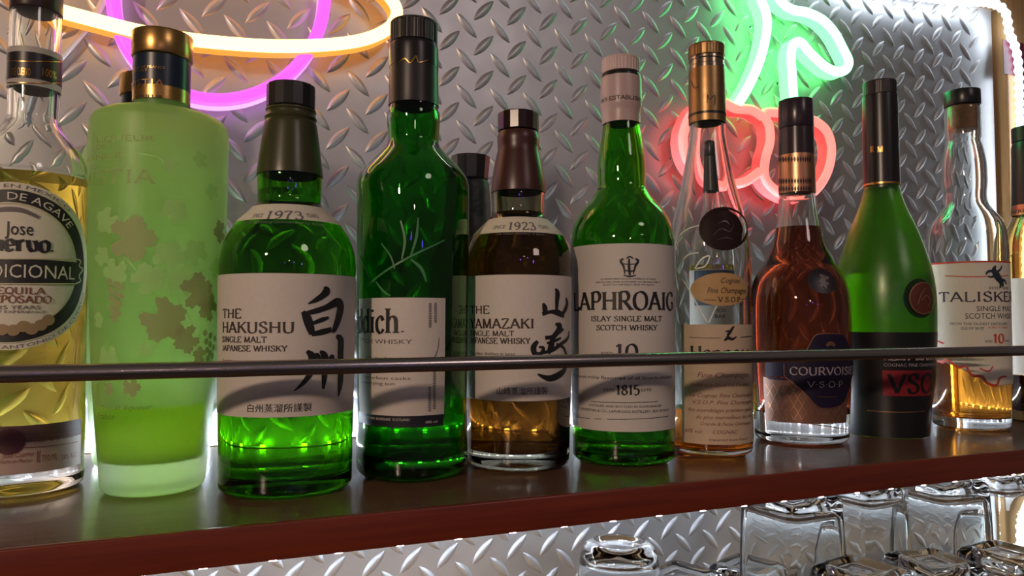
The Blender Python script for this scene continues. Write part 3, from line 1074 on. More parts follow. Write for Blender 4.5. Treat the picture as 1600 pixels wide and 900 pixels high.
for pts in ([(1118, 368, 1.5), (1128, 358, 2), (1140, 362, 1.5), (1146, 350, 1)], [(1124, 350, 1), (1134, 346, 2), (1140, 352, 1)], [(1122, 375, 1), (1134, 372, 2), (1144, 374, 1)]):
    b.brush(m, pts)
b.wrap(m, 'seal_relief', mat('wax_highlight', (.06, .035, .03), .3), seal, .0027)
b.ref(452); TAN = vary(mat('tan_gold_paper', (.55, .34, .14), .5), (1, 1, 1), (.48, .29, .11), .6, None, .1, nscale=200)
m = MB(); b.fan(m, 1131, 452, 50, 26)
ov = b.wrap(m, 'oval_label', TAN, b.root, EL)
m = MB(); b.text(m, 'Cognac', 1128, 1157, 442, 434, plain=True, shear=.3); b.text(m, 'Fine Champagne', 1108, 1165, 458, 449, plain=True, shear=.3); b.text(m, 'V.S.O.P', 1124, 1156, 472, 464)
b.brush(m, [(1103, 468, 1), (1112, 469, 1), (1121, 469, 1)]); b.brush(m, [(1158, 468, 1), (1164, 467, 1), (1170, 466, 1)])
b.wrap(m, 'lettering', mat('brown_ink', ()), ov, ET)
b.ref(600)
m = MB(); b.grid(m, 1068, 1176, 507, 695)
lab = b.wrap(m, 'label', vary(mat('ivory_tan_paper', (.62, .47, .33), .55), (1, 1, 1), (.56, .42, .29), .6, None, .1, nscale=200), b.root, EL)
m = MB(); b.text(m, 'Hennessy', 1082, 1174, 562, 541, thick=.2, thin=.06)
b.brush(m, [(1132, 532, 3), (1138, 528, 5), (1144, 530, 4), (1150, 526, 2)], 4); b.brush(m, [(1136, 527, 3), (1141, 519, 4), (1144, 513, 4), (1147, 510, 2)], 4); b.brush(m, [(1134, 518, 2), (1140, 517, 3), (1136, 523, 2)], 4)
b.brush(m, [(1081, 527, .8), (1105, 528, .8), (1126, 528, .8)]); b.brush(m, [(1156, 527, 1.2), (1166, 526, 1.2), (1174, 525, 1.2)])
b.wrap(m, 'lettering', INK, lab, ET)
m = MB()
for t, x0, x1, y, h in (('Fine Champagne', 1092, 1168, 590, 8), ('Produit de la Grande Fine Champagne', 1082, 1168, 604, 5), ('Le Cognac Fine Champagne', 1080, 1172, 621, 6), ('V.S.O.P. Fine Champagne', 1085, 1172, 632, 6),
                      ('fins assemblages premiere qualite', 1078, 1172, 644, 6), ('du plus merveilleux des vins', 1090, 1172, 655, 6), ('Grande & Petite Champagne', 1096, 1170, 665, 5), ('40% vol', 1072, 1098, 676, 6), ('COGNAC', 1114, 1150, 678, 6), ('Imported from France', 1108, 1165, 689, 4)):
    b.text(m, t, x0, x1, y, y - h, plain=True, shear=.3)
b.wrap(m, 'small_lettering', mat('rust_ink', (.22, .08, .05), .6), lab, ET)
b.ref(450); m = MB()
for pts in ([(1050, 500, 2), (1054, 465, 2), (1062, 425, 2), (1078, 400, 2), (1096, 395, 2)], [(1056, 395, 2), (1062, 420, 2), (1080, 450, 2), (1095, 480, 2), (1108, 504, 2)], [(1060, 378, 2), (1070, 365, 2), (1084, 356, 2), (1100, 352, 2)],
            [(1052, 430, 2), (1066, 402, 2), (1062, 380, 2)], [(1122, 478, 2), (1116, 490, 2), (1110, 504, 2)], [(1090, 420, 2), (1100, 405, 2), (1112, 400, 2), (1106, 415, 2), (1092, 420, 2)]):
    b.brush(m, pts)
b.wrap(m, 'vine_print', mat('white_enamel', (.8, .85, .75), .4), b.root, EL)
HEN = b

# --- red-brown cognac ---------------------------------------------------------
b = Bottle('cognac_bottle', 'round-shouldered dark red cognac bottle with copper lattice neck band and purple badge', 'bottle', (1252, 686),
           [(203, 26.5), (225, 27), (250, 27.5), (303, 28), (312, 29), (335, 31.5), (354, 34.5), (379, 40), (392, 45), (405, 52), (416, 58), (430, 68), (445, 74.5), (465, 79), (490, 80.5), (535, 80.5), (575, 79), (620, 77), (660, 75), (684, 74)], foot=.024, punt=.004)
b.glass(mat('clear_cognac_glass', (.96, .95, .92), 0, 0, 1, 1.48))
b.liquid(mat('red_brown_cognac', (.32, .045, .012), 0, 0, 1, 1.36), 356)
DKB = mat('dark_aubergine_capsule', (.030, .018, .026), .25)
b.cap(DKB, 158, 202, 28, bev=.001)
cp = b.sleeve(DKB, 202.5, 244, 'capsule', .0007)
bd = b.sleeve(COPPER, 244, 303, 'neck_band', .0008)
b.ref(275); m = MB()
for k, row in enumerate((249, 283, 295)):
    for i in range(-9, 10):
        x = 1245 + 28 * sin(i * pi / 20)
        q = 4.4 * cos(i * pi / 20)
        if q > .5:
            b.rows(m, [(row - 5, x - .1, x + .1), (row, x - q * .42, x + q * .42), (row + 5, x - .1, x + .1)], 2)
b.wrap(m, 'lattice_pattern', mat('dark_lattice', (.05, .02, .02), .4), bd, .0011)
b.ref(440); m = MB(); b.fan(m, 1286, 439, 22, 20)
md = b.wrap(m, 'medallion', mat('dark_plum_seal', (.018, .012, .018), .35), b.root, .0016)
m = MB()
b.fan(m, 1287, 434, 7, 5, lambda t: 1 + .3 * cos(3 * t)); b.fan(m, 1287, 443, 8, 8, lambda t: .8 + .25 * cos(5 * t))
b.wrap(m, 'medallion_relief', mat('dull_silver', (.14, .11, .11), .4), md, .0021)
b.ref(590)
m = MB(); b.grid(m, 1196, 1322, 592, 662)
lt = b.wrap(m, 'lattice_label', vary(mat('rose_copper_paper', (.25, .125, .085), .38, .35), (1, 1, 1), (.20, .10, .07), .6, None, 0, nscale=80), b.root, EL)
m = MB()
for i in range(-6, 14):
    x = 1200 + i * 12
    for dx in (-30, 30):
        pts = [(x + dx * t / 6, 600 + 56 * t / 6, .9) for t in range(7)]
        pts = [p for p in pts if 1199 < p[0] < 1318]
        if len(pts) > 2:
            b.brush(m, pts, 2)
b.wrap(m, 'lattice_pattern', COPPER, lt, ET)
PURP = mat('deep_purple_paper', (.014, .008, .032), .5, spec=.3)
m = MB(); b.rows(m, [(566, 1200, 1330), (590, 1200, 1330)]); b.rows(m, [(590, 1200, 1240), (594, 1206, 1240)])
b.wrap(m, 'label_band', PURP, b.root, ET)
m = MB(); b.rows(m, [(522, 1278, 1312), (528, 1271, 1318), (545, 1262, 1327), (562, 1242, 1330), (566, 1229, 1331), (588, 1229, 1330), (594, 1238, 1327), (612, 1256, 1323), (628, 1270, 1315), (634, 1276, 1308), (637, 1281, 1304)])
bg = b.wrap(m, 'badge', PURP, b.root, .0010)
m = MB()
for pts in ([(1278, 522, 1.2), (1296, 521, 1.2), (1312, 522, 1.2)], [(1278, 522, 1.2), (1271, 528, 1.2), (1262, 546, 1.2), (1252, 556, 1.2)], [(1229, 568, 1.2), (1229, 578, 1.2), (1230, 588, 1.2), (1240, 597, 1.2), (1257, 613, 1.2), (1276, 635, 1.2), (1292, 638, 1.2), (1306, 634, 1.2)]):
    b.brush(m, pts, 4)
b.brush(m, [(1290, 540, 5), (1296, 536, 6), (1302, 540, 5)], 3); b.brush(m, [(1276, 619, .8), (1290, 620, .8), (1304, 619, .8)])
b.wrap(m, 'badge_outline', COPPER, bg, .0014)
m = MB(); b.text(m, 'COURVOISIER', 1237, 1330, 586, 574, thick=.18); b.text(m, 'V·S·O·P', 1262, 1312, 605, 596, thick=.18)
b.wrap(m, 'lettering', mat('pale_silver_ink', (.42, .36, .40), .4), bg, .0014)
COU = b

# --- matt green cognac --------------------------------------------------------
b = Bottle('cognac_bottle', 'satin green cognac bottle with black neck, black label below and red box on it', 'bottle', (1386, 676),
           [(152, 26), (160, 27), (288, 28), (297, 29), (320, 36), (349, 49), (366, 56.5), (384, 63), (402, 69), (420, 74), (445, 78.5), (470, 80.5), (500, 80.5), (540, 78.5), (580, 75.5), (630, 70), (660, 67), (674, 65.5)], foot=.012)
b.glass(FROSTG)
b.liquid(mat('green_seen_whisky', ()), 430)
b.cap(CHAR, 129, 151, 27, ridges=60, ramp=.0003)
cp = b.sleeve(BLACK, 151.5, 288, 'capsule', .0008)
o = b.sleeve(GOLD, 288, 291, 'gold_line', .0011, steps=3, parent=cp)
b.ref(233); m = MB(); b.text(m, 'R', 1371, 1376, 238, 229); b.text(m, 'M', 1381, 1389, 238, 229); b.wrap(m, 'lettering', GOLD, cp, .0012)
b.ref(590); m = MB(); b.rect(m, -1.5 * b.Rr, 1.5 * b.Rr, .0003, b.z(518), 60, 14)
lab = b.wrap(m, 'label', mat('black_label', (.008, .008, .009), .35), b.root, EL)
m = MB(); b.grid(m, 1381, 1454, 579, 619); rb = b.wrap(m, 'red_box', mat('crimson_foil', (.30, .018, .03), .4, .2), lab, ET); rb['label'] = 'red panel with dark lettering'
m = MB(); b.text(m, 'VSOP', 1389, 1462, 614, 585, serif=.1, thick=.2); b.wrap(m, 'lettering', mat('black_label', ()), rb, .0009)
m = MB(); b.text(m, 'REMY MARTIN', 1383, 1462, 563, 550); b.text(m, 'COGNAC FINE CHAMPAGNE', 1383, 1460, 573, 568, plain=True); b.wrap(m, 'lettering', mat('pale_silver_ink', ()), lab, ET)
m = MB(); b.brush(m, [(1357, 641, 1.4), (1380, 643, 1.4), (1410, 644, 1.4), (1442, 642, 1.4)]); b.wrap(m, 'gold_rule', COPPER, lab, ET)
b.ref(466); m = MB(); b.fan(m, 1438, 466, 27, 31)
ds = b.wrap(m, 'seal_mount', mat('dark_green_glass_seal', (.01, .03, .008), .2), b.root, .0012)
m = MB(); b.fan(m, 1440, 466, 21, 26); me = b.wrap(m, 'medallion', mat('red_bronze', (.20, .06, .04), .35, .6), ds, .0024)
m = MB()
for pts in ([(1432, 476, 2), (1437, 460, 3), (1443, 450, 2)], [(1437, 470, 2), (1444, 462, 3), (1449, 470, 2), (1445, 480, 2)]):
    b.brush(m, pts)
b.brush(m, [(1440 + 19 * cos(t * pi / 10), 466 + 24 * sin(t * pi / 10), 2) for t in range(21)], 3)
b.wrap(m, 'medallion_relief', COPPER, me, .0029)
REM = b

# --- clear island whisky ----------------------------------------------------
b = Bottle('whisky_bottle', 'clear whisky bottle with black stopper, visible cork and cream label with red coastline', 'bottle', (1517, 667),
           [(168, 28), (176, 29), (212, 29), (219, 28), (224, 28.5), (232, 31), (256, 35.5), (285, 36.5), (305, 34.5), (318, 36), (328, 42), (340, 52), (352, 60), (370, 65), (395, 66.5), (420, 66.5), (560, 66), (640, 64), (664, 62.5)], foot=.011)
b.glass(CLEAR)
b.liquid(mat('amber_island_whisky', (.78, .30, .03), 0, 0, 1, 1.36), 566)
b.cap(BLACK, 143, 167, 29.5, bev=.0012)
zc0, zc1 = b.z(204), b.z(168)
rc = b.R(b.z(190)) - b.wall - .0003
lathe(MB(), bevcyl(rc, zc0, zc1, .0008), 48).build('cork', CORK, b.root)
b.ref(500)
m = MB(); b.grid(m, 1457, 1583, 409, 556)
b.rows(m, [(556, 1457, 1583), (566, 1475, 1583), (575, 1500, 1583), (585, 1520, 1583), (594, 1538, 1583), (601, 1552, 1583), (603, 1556, 1560)])
lab = b.wrap(m, 'label', CREAM, b.root, EL)
REDI = mat('red_ink', (.62, .06, .03), .5)
m = MB(); b.rows(m, [(408, 1457, 1583), (410.5, 1457, 1583)]); b.brush(m, [(1484, 431, 1.4), (1520, 432.5, 1.4), (1548, 432, 1.4)]); b.brush(m, [(1566, 431.5, 1.4), (1572, 431, 1.4), (1578, 430.5, 1.4)])
b.wrap(m, 'red_rule', REDI, lab, ET)
m = MB()
b.brush(m, [(1458, 557, 3), (1476, 566, 4), (1484, 562, 3), (1500, 574, 4), (1512, 572, 3), (1520, 586, 4), (1536, 588, 3), (1542, 598, 4), (1556, 602, 4), (1562, 590, 3), (1572, 588, 2)], 4)
b.brush(m, [(1468, 532, 2), (1475, 535, 3), (1480, 537, 2)]); b.brush(m, [(1532, 575, 2), (1545, 580, 2), (1552, 572, 2)])
b.wrap(m, 'red_coastline', REDI, lab, ET)
m = MB(); b.text(m, '10', 1553, 1569, 536, 522, thick=.24, thin=.1); b.text(m, 'AGED 10 YEARS', 1546, 1575, 513, 510, plain=True)
b.wrap(m, 'red_lettering', REDI, lab, ET)
m = MB(); b.text(m, 'TALISKER', 1474, 1587, 471, 456, thick=.2, thin=.08); b.wrap(m, 'lettering', mat('navy_ink', (.03, .022, .06), .5), lab, ET)
m = MB(); b.text(m, 'SINGLE MALT', 1530, 1582, 486, 478, plain=True); b.text(m, 'SCOTCH WHISKY', 1513, 1582, 498, 489, plain=True); b.text(m, 'FROM THE OLDEST DISTILLERY', 1490, 1575, 508, 504, plain=True); b.text(m, 'ISLE OF SKYE', 1506, 1540, 515, 511, plain=True)
b.text(m, 'AGED', 1541, 1552, 535, 531, plain=True); b.text(m, 'YEARS', 1570, 1577, 534, 531, plain=True); b.text(m, 'ESTD 1830', 1549, 1577, 452, 448, plain=True)
# leaping beast emblem
for pts in ([(1560, 415, 2), (1557, 422, 8), (1562, 432, 12), (1568, 442, 8), (1570, 448, 3)], [(1558, 424, 5), (1549, 424, 4), (1545, 429, 2)], [(1560, 430, 5), (1552, 433, 3), (1548, 431, 2)], [(1566, 438, 6), (1572, 438, 4), (1575, 444, 3)], [(1566, 444, 4), (1566, 450, 3)], [(1562, 425, 4), (1567, 420, 3), (1569, 415, 2)]):
    b.brush(m, pts, 4)
b.wrap(m, 'emblem_and_print', mat('navy_print', (.02, .03, .05), .5), lab, ET)
TAL = b

# --- last bottle cut by the frame -----------------------------------------------
b = Bottle('whisky_bottle', 'brown bottle with black capsule and copper band, cut by the right edge', 'bottle', (1622, 657),
           [(224, 27), (232, 29), (250, 29), (320, 31), (336, 32), (348, 37), (362, 45), (378, 52), (395, 55), (420, 56), (600, 56), (640, 55), (654, 54)], foot=.011)
b.glass(mat('clear_brown_glass', (.80, .62, .30), 0, 0, 1, 1.48))
b.liquid(mat('dark_brown_spirit', (.10, .03, .01), 0, 0, 1, 1.36), 585)
b.cap(BLACK, 199, 222, 29, ridges=50, ramp=.0003)
cp = b.sleeve(BLACK, 223, 321, 'capsule', .0007, extra=lambda t: .0007 if .86 < t < .9 or .94 < t < .98 else 0)
bd = b.sleeve(COPPER, 321, 337, 'neck_band', .0009)
b.ref(329); m = MB(); b.text(m, 'THERON.B', 1590, 1638, 332, 326, plain=True); b.wrap(m, 'lettering', INK, bd, .0012)
b.ref(500); m = MB(); b.rect(m, -1.5 * b.Rr, 1.2 * b.Rr, b.z(584), b.z(436), 40, 8); b.wrap(m, 'label', mat('white_label_paper', ()), b.root, EL)
LAST = b


# --- tequila cut by the left edge of the frame --------------------------------
def arc_text(b, out, s, px, py, r, a0, a1, h, plain=False, flip=False, **kw):
    """lettering on a circle of r px round (px, py) in the label plane, from angle a0 to a1 (degrees clockwise from the top)"""
    cx, cz = b.xy(px, py)
    k = (b.dep(cz) - b.Rr) / F
    t = MB()
    L = abs(a1 - a0) * pi / 180
    (plain_text if plain else serif_text)(t, s, 0, L * r, 0, h, **kw)
    vs = []
    for x, y, e in t.v:
        a = a0 * pi / 180 + (-x / r if flip else x / r)
        q = (r - y if flip else r + y) * k
        vs.append((cx + q * sin(a), cz + q * cos(a), 0))
    out.add(vs, t.f)


b = Bottle('tequila_bottle', 'clear bottle of yellow spirit with round black and cream label, cut by left edge', 'bottle', (36, 762),
           [(14, 40), (30, 41), (60, 42), (140, 42), (178, 41.5), (190, 43), (203, 51), (226, 71), (240, 82), (255, 90), (275, 95), (300, 96), (560, 97), (720, 99), (758, 99)], foot=.016, wall=.003, punt=.006)
b.glass(CLEAR)
b.liquid(mat('yellow_tequila', (.76, .60, .10), 0, 0, 1, 1.36), 279)
b.cap(mat('dark_brown_stopper', (.035, .017, .012), .35), -24, 22, 43)
b.sleeve(mat('pale_neck_band', (.50, .46, .42), .5), 84, 143, 'neck_label', .0005)
nl = b.sleeve(mat('black_gold_band', (.015, .012, .014), .35), 93, 133, 'neck_band', .0007)
b.ref(113); m = MB(); b.text(m, 'JOSE CUERVO', 2, 30, 118, 106, plain=True); b.text(m, '100%', 47, 68, 121, 109, plain=True)
for y in (96.5, 130):
    b.brush(m, [(-4, y, 1.4), (20, y, 1.4), (50, y, 1.4), (76, y, 1.4)])
b.wrap(m, 'lettering', GOLD, nl, .0010)
b.ref(416)
LX, LY = 6, 415
m = MB(); b.fan(m, LX, LY, 134, 132, n=96, rings=10); lab = b.wrap(m, 'label', CREAM, b.root, EL)
m = MB(); cx_, cz_ = b.xy(LX, LY); kk = (b.dep(cz_) - b.Rr) / F


def annulus(m, r0, r1, n=96, a0=0, a1=2 * pi):
    vs = [(cx_ + kk * (r0 + (r1 - r0) * j / 3) * sin(a0 + (a1 - a0) * i / n), cz_ + kk * (r0 + (r1 - r0) * j / 3) * cos(a0 + (a1 - a0) * i / n), 0) for i in range(n + 1) for j in range(4)]
    m.add(vs, [(i * 4 + j, (i + 1) * 4 + j, (i + 1) * 4 + j + 1, i * 4 + j + 1) for i in range(n) for j in range(3)])


annulus(m, 100, 120); ring = b.wrap(m, 'label_ring', INK, lab, ET)
m = MB(); annulus(m, 97.5, 100); annulus(m, 120, 121.5); b.wrap(m, 'ring_edging', mat('pale_gold_print', (.62, .58, .36), .45), lab, .0008)
m = MB(); arc_text(b, m, 'DE AGAVE', LX, LY, 104, -2, 52, 12, plain=True); arc_text(b, m, '100%', LX, LY, 104, -40, -8, 12, plain=True); b.wrap(m, 'ring_lettering', CREAM, lab, .0009)
m = MB(); arc_text(b, m, 'HECHO EN MEXICO', LX, LY, 123.5, -38, 42, 5.5, plain=True); arc_text(b, m, 'JOSE ANTONIO DE CUERVO', LX, LY, 130, 200, 108, 5.5, plain=True, flip=True)
b.wrap(m, 'small_lettering', GREYINK, lab, ET)
m = MB(); b.rows(m, [(405, -58, 112), (406, -58, 114), (441, -58, 114), (443, -58, 112)], 30); bnd = b.wrap(m, 'name_band', INK, lab, .0009)
m = MB()
for y in (404.5, 443.5):
    b.brush(m, [(-50, y, 2), (0, y, 2), (60, y, 2), (104, y, 2)])
b.brush(m, [(104, 404, 2), (113, 408, 2.4), (111, 416, 2), (117, 421, 2.6), (111, 431, 2), (114, 439, 2.4), (104, 444, 2)])
b.wrap(m, 'band_edging', mat('pale_gold_print', ()), bnd, .0012)
m = MB(); b.text(m, 'TRADICIONAL', -52, 104, 434, 413, plain=True); b.wrap(m, 'lettering', CREAM, bnd, .0012)
m = MB(); b.text(m, 'Jose', 0, 40, 367, 346, plain=True)
m2 = MB(); b.text(m2, 'Cuervo', -36, 66, 392, 367, thick=.26, thin=.08, sp=.03)
m.add(m2.v, m2.f); b.text(m, '.', 66, 71, 393, 375)
b.wrap(m, 'brand_lettering' if False else 'lettering', INK, lab, .0009)
m = MB(); b.text(m, 'TEQUILA', -20, 60, 459, 449); b.text(m, 'REPOSADO', -24, 70, 473, 462); b.wrap(m, 'red_lettering', mat('rust_ink', ()), lab, .0009)
m = MB(); b.text(m, '225 YEARS', -14, 54, 483, 477, plain=True); b.text(m, 'OF EXPERIENCE', -14, 62, 489, 485, plain=True)
b.wrap(m, 'small_lettering', GREYINK, lab, .0009)
m = MB(); b.brush(m, [(-20, 330, 5), (0, 327, 7), (20, 328, 7), (34, 333, 6), (48, 340, 5)]); b.wrap(m, 'ribbon', GREYINK, lab, .0009)
m = MB()
for k, (x, y) in enumerate(((0, 515), (16, 516), (30, 510), (42, 514), (55, 508), (66, 500), (-14, 512))):
    b.fan(m, x, y, 9, 9, n=20, rings=2)
b.wrap(m, 'medals', mat('dull_gold_print', (.34, .24, .12), .5), lab, .0011)
b.ref(690)
m = MB(); b.rect(m, -1.5 * b.Rr, b.xy(125, 690)[0], b.z(726), b.z(655), 50, 8)
lb = b.wrap(m, 'foot_label', mat('mauve_tan_paper', (.44, .32, .27), .5), b.root, EL)
m = MB(); z0, z1 = b.z(680), b.z(655); b.rect(m, -1.5 * b.Rr, b.xy(125, 690)[0], z0, z1, 50, 4); b.wrap(m, 'label_top', mat('dusky_brown_paper', (.10, .05, .045), .5), lb, ET)
m = MB(); b.fan(m, 14, 690, 22, 20); sl = b.wrap(m, 'round_seal', mat('dark_maroon_print', (.07, .012, .02), .45), lb, .0009)
m = MB(); b.text(m, 'REPOSADO', 52, 110, 688, 682, plain=True); b.text(m, '750 ML', 62, 86, 719, 709, plain=True); b.text(m, '38% ALC', 92, 116, 716, 708, plain=True); b.text(m, 'Jose Cuervo', 4, 50, 714, 706, plain=True, shear=.3); b.text(m, 'Hecho en Mexico', 2, 46, 723, 717, plain=True, shear=.3)
b.brush(m, [(56, 704, 2), (56, 714, 2), (56, 722, 2)])
b.brush(m, [(36, 681, 1.2), (70, 680, 1.2), (118, 674, 1.2)]); b.brush(m, [(36, 699, 1.2), (70, 697, 1.2), (118, 690, 1.2)])
b.wrap(m, 'lettering', mat('rust_ink', ()), lb, .0009)
CUE = b

# --- frosted liqueur ------------------------------------------------------------
b = Bottle('liqueur_bottle', 'front frosted lime green bottle printed with vine leaves, gold cap', 'bottle', (240, 763),
           [(92, 44), (120, 44), (160, 44), (174, 44), (177, 48), (179, 62), (182, 84), (187, 98), (196, 107), (210, 110), (260, 110), (400, 108), (500, 103), (594, 97.5), (678, 90), (740, 84), (760, 82)], foot=.019, wall=.0035, punt=.002)
b.glass(FROST)
b.liquid(mat('lime_liqueur', (.86, .96, .10), .05, 0, 1, 1.36), 628)
b.cap(GOLD, 56, 95, 49, bev=.0012)
cp = b.sleeve(mat('navy_foil', (.012, .022, .045), .3), 96, 144, 'neck_band', .0007)
b.sleeve(GOLD, 144, 164, 'gold_band', .0007)
b.ref(130); m = MB(); b.text(m, 'MISTIA', 176, 244, 136, 124, plain=True); b.text(m, 'LIQUEUR DE FRANCE', 190, 244, 107, 103, plain=True); b.text(m, 'MUSCAT', 196, 220, 113, 109, plain=True)
b.wrap(m, 'lettering', GOLD, cp, .0011)
b.ref(154); m = MB(); b.text(m, 'LIQUEUR', 200, 242, 153, 148, plain=True); b.wrap(m, 'gold_band_lettering', mat('brown_ink', ()), cp, .0011)
b.ref(250)
TANP = mat('tan_print', (.44, .50, .20), .6, 0, .25); LIMEP = mat('pale_lime_print', (.62, .86, .36), .55, 0, .55)
m = MB(); b.text(m, 'LIQUEUR', 148, 231, 220, 211, plain=True); b.text(m, 'DE', 148, 161, 233, 226, plain=True); b.text(m, 'FRANCE', 131, 184, 249, 240, plain=True); b.text(m, 'MISTIA', 128, 232, 286, 265, thick=.16)
b.wrap(m, 'lettering', TANP, b.root, EL)
b.ref(480); m = MB(); b.text(m, 'Muscat liqueur', 160, 236, 640, 633, plain=True, shear=.3); b.text(m, 'France', 156, 182, 655, 645, plain=True, shear=.3); b.wrap(m, 'small_lettering', TANP, b.root, EL)
b.ref(430)


def leaf(rot, jag):
    def f(t):
        t = t - rot
        lob = .62 + .30 * abs(cos(2.5 * t)) ** .8 + .06 * cos(17 * t + jag)
        if abs((t % (2 * pi)) - pi) < .28:
            lob *= .55
        return lob
    return f


mt_, ml_ = MB(), MB()
for i, (x, y, r, k) in enumerate(((200, 372, 40, 0), (255, 400, 27, 1), (296, 395, 24, 1), (335, 362, 22, 0), (178, 425, 24, 1), (250, 500, 40, 0), (300, 455, 34, 0), (276, 440, 28, 1), (318, 480, 26, 0), (285, 530, 26, 0), (170, 560, 24, 1), (158, 400, 18, 1),
                                  (226, 436, 28, 1), (330, 420, 20, 1), (305, 555, 16, 0), (165, 345, 24, 1), (205, 605, 17, 0), (172, 608, 12, 0), (262, 330, 22, 1), (320, 300, 16, 1), (300, 250, 15, 1), (255, 258, 14, 1), (225, 545, 14, 1), (155, 500, 15, 1))):
    b.fan(ml_ if k else mt_, x, y, r, r, leaf(i * 1.1, i), 60, 4)
for x0, y0, n in ((180, 440, 14), (322, 520, 10)):
    for k in range(n):
        b.fan(mt_, x0 + (k % 3 - 1) * 9 * (1 - k / n * .7), y0 + k * 4.5, 5.5, 5.5, n=12, rings=1)
for pts in ([(205, 240, 2), (235, 246, 3), (255, 262, 2)], [(270, 470, 2), (290, 500, 2), (300, 540, 2)], [(190, 400, 2), (215, 430, 2), (240, 470, 2)]):
    b.brush(ml_, pts)
b.wrap(mt_, 'leaf_print', TANP, b.root, .0004)
b.wrap(ml_, 'pale_leaf_print', LIMEP, b.root, .0003)
MIS = b
r2 = copy_tree(b.root)
r2['label'] = 'second frosted lime bottle behind the front one, only gold cap and left rim showing'
q = at_z(216, 500 + .1025 * F / (b.dep(0) / .85), 0)
r2.location = (q.x, min(q.y, .606), 0)

# --- black bottle at the back -----------------------------------------------------
b = Bottle('spirit_bottle', 'black textured bottle standing at the back between the tall green bottle and the amber one', 'bottle', (734, 690),
           [(282, 26), (288, 29), (310, 31), (345, 33), (372, 40), (400, 54), (430, 60), (600, 59), (660, 58), (686, 57)], foot=.01)
b.glass(vary(mat('black_textured_ceramic', (.010, .010, .012), .5), (1, 1, 1), (.035, .035, .04), .3, (.3, .6), .8, nscale=180))
lathe(MB(), bevcyl(b.rad(b.z(262), 31), b.z(282), b.z(245), .001, b.rad(b.z(262), 28)), 12).build('cap', mat('grey_black_cap', (.02, .02, .02), .25), b.root, angle=15)

# --- clear bottle seen through the slender cognac ----------------------------------
b = Bottle('spirit_bottle', 'clear bottle with a dark blue label panel, seen through the slender clear cognac bottle', 'bottle', (1118, 668),
           [(245, 17), (300, 17.5), (330, 20), (360, 34), (385, 44), (410, 47), (560, 47), (640, 46), (664, 45)], foot=.01)
b.glass(CLEAR)
b.liquid(mat('yellow_tequila', ()), 416)
b.cap(BLACK, 222, 246, 18)
b.sleeve(CHAR, 247, 300, 'capsule')
b.ref(480); m = MB(); b.rect(m, -1.3 * b.Rr, 1.3 * b.Rr, b.z(600), b.z(424), 40, 8); lab = b.wrap(m, 'label', mat('white_label_paper', ()), b.root, EL)
m = MB(); b.rect(m, -.8 * b.Rr, 1.2 * b.Rr, b.z(478), b.z(425), 40, 4); b.wrap(m, 'label_panel', mat('slate_blue_print', (.05, .07, .10), .5), lab, ET)
m = MB(); b.text(m, 'MON', 1120, 1140, 488, 482, plain=True); b.text(m, 'BAR', 1120, 1140, 497, 491, plain=True); b.wrap(m, 'lettering', INK, lab, ET)


# ------------------------------------------------------------------ glasses under the shelf
def sq(n):
    k = (2 * .5 ** (n / 2)) ** (1 / n)
    return lambda a, z: 1 / ((abs(cos(a)) ** n + abs(sin(a)) ** n) ** (1 / n)) * (1.0)


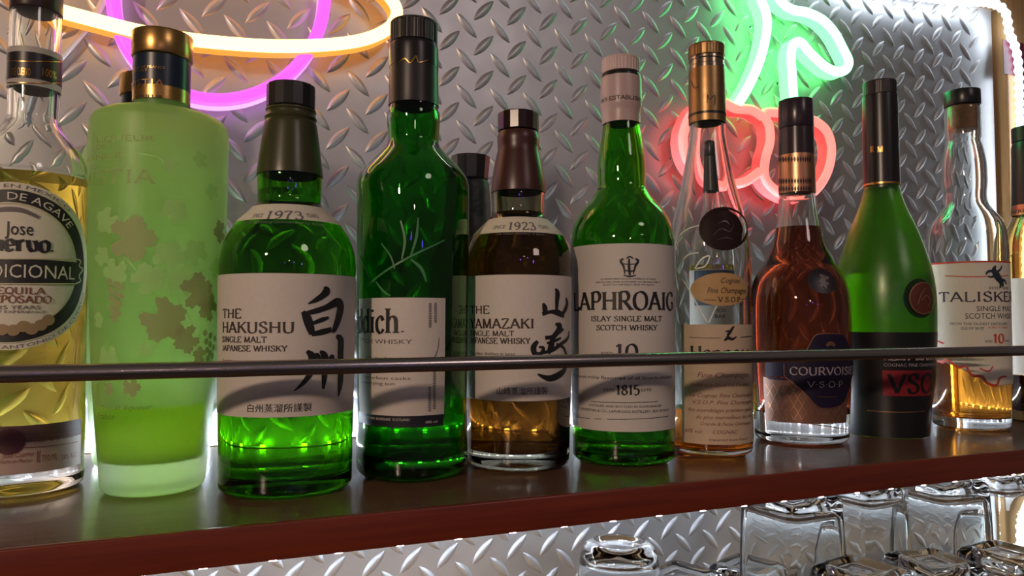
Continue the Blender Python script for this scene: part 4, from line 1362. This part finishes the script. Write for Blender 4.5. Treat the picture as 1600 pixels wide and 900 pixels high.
def tumbler(label, px, py, d, r, rot, square, kind):
    """an upturned tumbler whose foot is centred at (px, py)"""
    t = at_y(px, py, d)
    H = t.z - Z_LOW
    root_loc = (t.x, t.y, Z_LOW)
    e = .0016
    ro = lambda z: r * (1 - .07 * (z / H) ** 2)
    th = .014 if H > .07 else .010
    cb = .008 if square else .011
    cv = .008 if square else .019
    out = [(r - .0018, 0), (r - .0004, .0003), (r, .0014)] + [(ro(H * i / 10), max(.002, H * i / 10)) for i in range(1, 8) if H * i / 10 < H - cv - .002]
    rt = ro(H)
    for i in range(0, 7):
        a = pi / 2 * i / 6
        out.append((rt - cb + cb * cos(a), H - cv + cv * sin(a)))
    foot = [(rt - cb - .003, H + .0001), (rt * .52, H - .0022), (rt * .3, H - .003), (0, H - .003)]
    zi = H - th
    inn = [(r - .0026, .0006)] + [(ro(zi * i / 10) - .0030, max(.003, zi * i / 10)) for i in range(1, 9)]
    ri = ro(zi) - .003
    inn += [(ri - .001, zi - .005), (ri - .004, zi - .0015), (ri - .009, zi), (0, zi - .0005)]
    m = lathe(MB(), out + foot + [], 80, sq(9) if square else None)
    m2 = lathe(MB(), inn, 80, sq(9) if square else None)
    m2.f = [f[::-1] for f in m2.f]
    n = len(m.v)
    m.add(m2.v, m2.f)
    for i in range(80):
        j = (i + 1) % 80
        m.f.append((n + i, n + j, j, i))
    o = m.build('tumbler' if kind != 'dish' else 'glass_dish', GLASSW, None, angle=50, loc=root_loc)
    o.rotation_euler = (0, 0, rot)
    return tag(o, label, 'glass', 'upturned glasses under the shelf')


R45 = pi / 4 - YAW
tumbler('round clear tumbler standing upturned by itself, leftmost of the glasses', 967, 846, .563, .0365, 0, False, 't')
tumbler('tall square clear tumbler, leftmost of the tall upturned glasses', 1236, 768, .505, .0335, R45 - .35, True, 't')
tumbler('tall square clear tumbler, second from the left of the tall upturned glasses', 1346, 751, .535, .0335, R45 - .3, True, 't')
tumbler('tall square clear tumbler, third from the left of the tall upturned glasses', 1466, 744, .500, .0335, R45 - .45, True, 't')
tumbler('tall square clear tumbler, last of the tall upturned glasses beside the wooden frame', 1553, 738, .545, .0310, R45 - .4, True, 't')
tumbler('low square glass dish to the right of the round tumbler', 1066, 893, .585, .034, R45, True, 'dish')
tumbler('low square glass dish showing at the left side of the first tall tumbler', 1172, 880, .600, .034, R45, True, 'dish')
tumbler('short square tumbler in front of the first and second tall glasses', 1345, 884, .440, .031, R45 - .2, True, 't')
tumbler('short square tumbler in front of the third tall glass', 1458, 871, .435, .031, R45 - .5, True, 't')
tumbler('short square tumbler in the front row at the right edge of the picture', 1572, 858, .435, .031, R45 - .3, True, 't')
